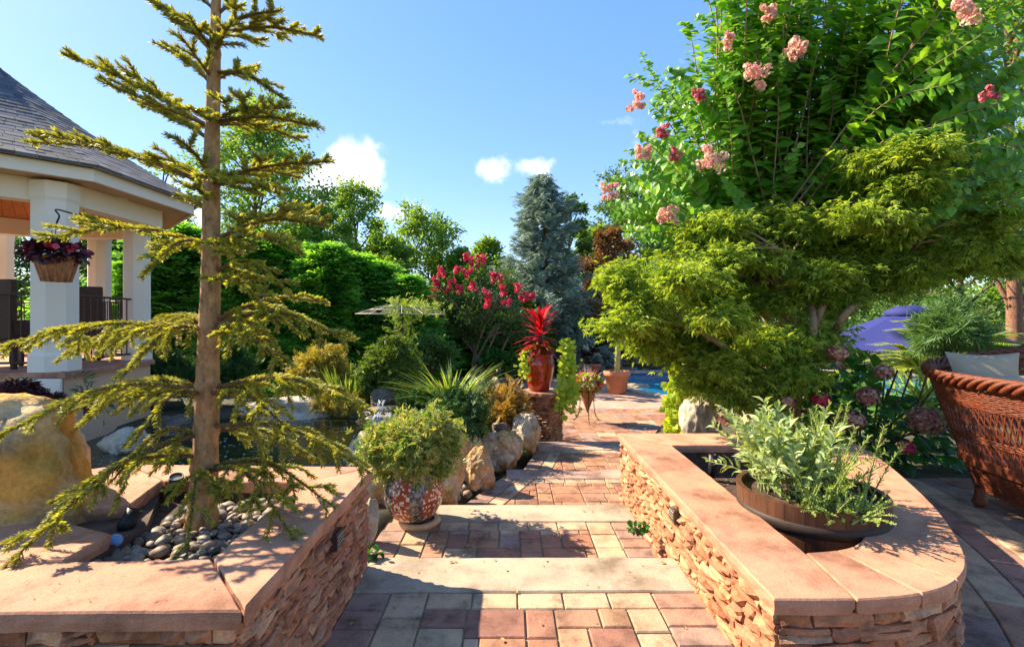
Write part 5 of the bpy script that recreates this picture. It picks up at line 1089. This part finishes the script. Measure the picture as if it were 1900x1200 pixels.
def umbrella(label, c, r, z_top, z_edge, col, base_z):
    t = thing('patio_umbrella', label, 'umbrella', (c[0], c[1], base_z), 'patio umbrellas by the pool'); mb = MB(); n = 8
    m = plain('canvas_%d' % int(r*100), col, .8, 0, .06, 6, .1); V = [(c[0], c[1], z_top)]; rings = 6
    for k in range(1, rings+1):
        f = k/rings
        for j in range(n*4):
            a = 2*math.pi*j/(n*4)+.2; sag = .035*r*abs(math.sin(a*n/2-.2*n/2))*f; V.append((c[0]+r*f*math.cos(a)*(1-sag), c[1]+r*f*math.sin(a)*(1-sag), z_top-(z_top-z_edge)*(f**1.08)-sag))
    q = n*4; mb.add(V, [(0, 1+j, 1+(j+1) % q) for j in range(q)]+[(1+k*q+j, 1+(k+1)*q+j, 1+(k+1)*q+(j+1) % q, 1+k*q+(j+1) % q) for k in range(rings-1) for j in range(q)], 0); cn = mb.build('canopy', m, t)
    mb = MB(); mb.lathe([(.0, z_top+.05), (r*.12, z_top+.03), (r*.26, z_top-.10*(z_top-z_edge)), (r*.25, z_top-.2*(z_top-z_edge))], (c[0], c[1], 0), 16); mb.build('vent_cap', m, cn)
    mb = MB(); mb.tube([(c[0], c[1], base_z), (c[0], c[1], z_top+.06)], .022, 8); mb.build('pole', plain('pole_wood', (.3, .18, .09), .6, 0, .2, 10, .1), t); mb = MB(); mb.lathe([(0, base_z), (.28, base_z), (.28, base_z+.05), (.05, base_z+.1), (.03, base_z+.3)], (c[0], c[1], 0), 20); mb.build('base', M_BLACK, t)
    for j in range(n): a = 2*math.pi*j/n+.2; mb = MB(); mb.tube([(c[0], c[1], z_top-.03), (c[0]+r*.98*math.cos(a), c[1]+r*.98*math.sin(a), z_top-(z_top-z_edge)-.02)], .008, 5); mb.build('rib', M_IRON, t)
umbrella('large navy blue umbrella behind the maple and wicker chair', ((1690-CX)/F*9.2, 9.2), 1.65, 1.72, 1.0, (.018, .024, .16), -.58)
umbrella('small blue umbrella far off beside the fence', ((1128-CX)/F*21, 21), 1.3, .95, .55, (.03, .10, .40), -.6)
def wicker_chair():
    t = thing('wicker_chair', 'reddish brown wicker armchair with cream cushions at the right edge', 'chair', (4.0, 3.8, 0)); M = plain('red_wicker', (.15, .034, .012), .45, 0, .35, 60, .5)
    pl_ = spline([(3.42, 2.6), (3.36, 3.2), (3.42, 3.8), (3.62, 4.2), (4.05, 4.36), (4.6, 4.3), (4.85, 4.25)], 10); pl_ = np.array(pl_); L = np.concatenate([[0], np.cumsum(np.linalg.norm(np.diff(pl_, axis=0), axis=1))]); tot = L[-1]; cen = np.array([4.35, 3.45])
    def S(s, v):                               # s along the plan curve, v from the floor frame (0) to the rim (1)
        p = np.array([np.interp(s, L, pl_[:, k]) for k in range(2)]); fl = .30*(1-v)**1.1; d = cen-p; d = d/np.linalg.norm(d); q = p+d*fl; zr = 1.04+.36*max(0, (s-.45*tot)/tot); return np.array([q[0], q[1], .14+(zr-.14)*v])
    mb = MB(); step = .055
    for s0 in np.arange(-1.0, tot+1.0, step):          # open diamond lattice
        for sg in (-1, 1):
            pts = [S(s0+sg*.42*(v-.2), v) for v in np.linspace(.2, .80, 9) if 0 <= s0+sg*.42*(v-.2) <= tot]
            if len(pts) > 2: mb.tube(pts, .0065, 5, 0, False)
    mb.build('lattice', M, t)
    mb = MB()
    for v in list(np.arange(.78, .97, .014))+list(np.arange(.02, .22, .014))+[.48, .50, .52]:
        pts = [S(s, v)+RNG.normal(0, .0015, 3)+np.array([0, 0, .004*math.sin(s*90+v*400)]) for s in np.linspace(0, tot, 110)]; mb.tube(pts, .008, 5, 0, False)
    for s in np.arange(0, tot, .06): mb.tube([S(s, v) for v in np.linspace(.0, .98, 8)], .006, 5, 0, False)
    mb.build('woven_band', M, t)
    mb = MB(); rim = [S(s, 1.0) for s in np.linspace(0, tot, 80)]
    for k in range(5):                          # rolled braid of the rim
        pts = [p+np.array([math.cos(i*.55+k*1.257)*.035, math.sin(i*.55+k*1.257)*.02, math.sin(i*.55+k*1.257)*.035]) for i, p in enumerate(rim)]; mb.tube(pts, .02, 6)
    mb.build('rolled_rim', M, t)
    mb = MB(); mb.prism([tuple(S(s, .35)[:2]) for s in np.linspace(0, tot, 24)]+[(5.0, 3.6), (4.9, 2.7)], .36, .44, 0, .01); mb.build('seat', M, t)
    for s in (.12*tot, .5*tot, .9*tot):
        p = S(s, 0); mb = MB(); mb.lathe([(0, 0), (.035, .01), (.05, .045), (.035, .085), (.03, .16)], (p[0], p[1], 0), 16); mb.build('foot', M, t)
    def cushion(label, c, w, h, th, rz, tilt):
        mb = MB(); n = 12; V = []
        for sd in (-1, 1):
            for i in range(n+1):
                for j in range(n+1):
                    u, v = i/n*2-1, j/n*2-1; e = (1-abs(u)**3.2)*(1-abs(v)**3.2); pin = 1+.10*(abs(u)*abs(v))**2; V.append((u*w/2*pin*(1-.05*(1-abs(v))), sd*th/2*max(e, 0)**.55, v*h/2*pin*(1-.06*(1-abs(u)))))
        k = (n+1)**2; fs = [(i*(n+1)+j, (i+1)*(n+1)+j, (i+1)*(n+1)+j+1, i*(n+1)+j+1) for i in range(n) for j in range(n)]; mb.add(V, fs+[tuple(k+a for a in f[::-1]) for f in fs], 0, True); me = mb.mesh('cushion'); me.materials.append(plain('linen', (.42, .33, .23), .9, 0, .06, 5, .3)); o = link('cushion', me); o.location = c; o.rotation_euler = (tilt, 0, rz); tag(o, label, 'cushion', 'cream cushions on the wicker chair')
    cushion('cream linen cushion leaning at the back of the wicker chair', Vector((4.02, 4.1, 1.03)), .46, .36, .15, R(-20), R(-18)); cushion('lower cream cushion in front inside the wicker chair', Vector((3.86, 3.82, .93)), .42, .3, .14, R(-30), R(-35))
wicker_chair()

# ------------------------------------------------------------------ far things: trellis, loungers, fence, rocks by the pool
def trellis():
    y = 9.3; c = W(745, 672, y); top = W(745, 566, y); t = thing('wire_trellis', 'umbrella shaped wire trellis on a dark post with wisteria', 'trellis', (c.x, y, gz(c.x, y))); mb = MB(); mb.tube([(c.x, y, gz(c.x, y)-.1), tuple(top)], .035, 8); mb.build('post', M_BLACK, t); mb = MB()
    for i in range(14): a = i*2*math.pi/14; o = Vector((math.cos(a), math.sin(a), 0)); mb.tube(spline([top, top+o*.4+Vector((0, 0, -.03)), top+o*.85+Vector((0, 0, -.17))], 4), .005, 5)
    for r_, dz in ((.3, -.02), (.6, -.09), (.85, -.17)): mb.tube([(top.x+r_*math.cos(a), y+r_*math.sin(a), top.z+dz) for a in np.linspace(0, 6.28, 33)], .006, 5)
    mb.build('wire_canopy', plain('grey_wire', (.42, .38, .34), .5, .3, .1, 6, 0), t); v = thing('wisteria_vine', 'yellow green wisteria climbing the wire trellis post', 'vine', (c.x, y, gz(c.x, y))); wood, leaf = MB(), MB()
    q = [(c.x+.07*math.cos(k*1.3), y+.07*math.sin(k*1.3), gz(c.x, y)+k*.15) for k in range(14)]; wood.tube(q, .012, 6); n = 420; pos, tg, s = along(q, n); pos = pos+RNG.normal(0, 1, (n, 3))*np.array([.13, .13, .08]); pos2 = np.array(tuple(top))+np.c_[RNG.normal(.25, .3, 260), RNG.normal(0, .25, 260), RNG.normal(-.02, .09, 260)]; leaf.leaves(t_spray(4, .05, .2), np.concatenate([pos, pos2]), rdir(n+260)+np.array([0, -.2, -.4]), np.array([0, -.4, 1.])+rdir(n+260)*.5, RNG.uniform(.07, .13, n+260)); wood.build('stem', M_BARK, v); leaf.build('foliage', L_HERB, v, 'stuff')
trellis()
def lounger(label, c, rz):
    t = thing('lounge_chair', label, 'lounge chair', c, 'dark lounge chairs by the pool'); t.rotation_euler = (0, 0, rz); sl = plain('dark_sling', (.05, .05, .06), .7, 0, .2, 10, .2)
    def put(nm, mb, m): o = bpy.data.objects.new(nm, mb.mesh(nm)); o.data.materials.append(m); COL.objects.link(o); o.parent = t
    mb = MB(); mb.box((-.3, 0, .34), (1.25, .6, .03), 0, 0, .01); put('seat', mb, sl); mb = MB(); mb.add([(.3, -.3, .35), (.3, .3, .35), (.75, .3, 1.0), (.75, -.3, 1.0), (.33, -.3, .33), (.33, .3, .33), (.78, .3, .98), (.78, -.3, .98)], [(0, 1, 2, 3), (7, 6, 5, 4), (0, 4, 5, 1), (1, 5, 6, 2), (2, 6, 7, 3), (3, 7, 4, 0)]); put('backrest', mb, sl)
    for sy in (-1, 1):
        mb = MB(); mb.tube([(-.95, sy*.31, .35), (.32, sy*.31, .35), (.78, sy*.31, 1.02)], .018, 6); put('side_rail', mb, M_BLACK)
        for sx in (-.8, .3): mb = MB(); mb.tube([(sx, sy*.31, .35), (sx-.06, sy*.31, 0)], .018, 6); put('leg', mb, M_BLACK)
lounger('dark lounge chair left of the red vase', ((962-CX)/F*16, 16, -.57), R(200)); lounger('dark lounge chair beyond the red vase on the patio', ((1062-CX)/F*17.5, 17.5, -.57), R(160))
ft = thing('wooden_fence', 'weathered vertical board fence far beyond the pool', 'fence', (4, 22.6, -.6)); FW = stone('fence_wood', [(.22, .15, .09), (.28, .2, .12), (.18, .12, .075)], 5, .9, .4, 60)
for i in range(90): mb = MB(); mb.box((.2+i*.16, 22.6, .05), (.15, .025, 1.3+rnd(-.02, .02)), 0, 0, .004); mb.build('board', FW, ft)
mb = MB(); mb.box((7.4, 22.64, .4), (14.5, .04, .09)); mb.box((7.4, 22.64, -.3), (14.5, .04, .09)); mb.build('rail', FW, ft)
for i, px in enumerate((1575, 1612, 1650, 1720, 1765)):
    c = W(px, 678, 20.2); rock(['brown boulder on the far pool edge left of the umbrella pole', 'second brown boulder on the far pool edge', 'middle brown boulder on the far pool edge', 'fourth brown boulder on the far pool edge', 'rightmost brown boulder on the far pool edge'][i], (c.x, 20.2, -.45), (.5, .4, .42), M_BOULD, 70+i, group='boulders on the far pool edge')
c = W(1178, 707, 15.6); rock('flat brown rock ledge rising from the pool by the terracotta pot', (c.x, 15.6, -.66), (.45, .4, .12), M_BOULD, 80)

# fallen leaves and petals on paving and caps
mb = MB(); n = 190; px_ = RNG.uniform(-.8, .98, n); py_ = RNG.uniform(1.6, 7.0, n); zz = np.select([py_ < 3.04, py_ < 4.27, py_ < 5.73], [0, -.14, -.28], -.42); px_ = np.where(py_ > 4.2, np.abs(px_)*.6+.35*(py_-4.2)-.2, px_)
mb.leaves(t_leaf(.3, .08, .1), np.c_[px_, py_, zz+.012], np.c_[RNG.normal(0, 1, (n, 2)), RNG.normal(0, .12, n)], (0, 0, 1), RNG.uniform(.014, .034, n))
tag(mb.build('fallen_leaves', leafmat('dry_leaf', (.16, .09, .03), (.42, .32, .10), .1, .8)), 'small dry leaves scattered over the paved path', 'leaves', kind='stuff')
mb = MB(); n = 90; px_ = np.concatenate([RNG.uniform(-1.7, -.9, 40), RNG.uniform(1.05, 1.3, 25), RNG.uniform(1.5, 2.0, 25)]); py_ = np.concatenate([RNG.uniform(1.55, 1.8, 40), RNG.uniform(1.95, 4.3, 25), RNG.uniform(2.0, 2.25, 25)]); zz = np.concatenate([np.full(40, LZ), np.full(50, RZ)])
mb.leaves(t_leaf(.06, .01, .02), np.c_[px_, py_, zz+.004], np.c_[RNG.normal(0, 1, (n, 2)), np.zeros(n)], (0, 0, 1), RNG.uniform(.012, .03, n))
tag(mb.build('fallen_needles', leafmat('dry_needle', (.12, .07, .03), (.3, .2, .07), .1, .8)), 'dry needles lying on the planter caps', 'needles', kind='stuff')
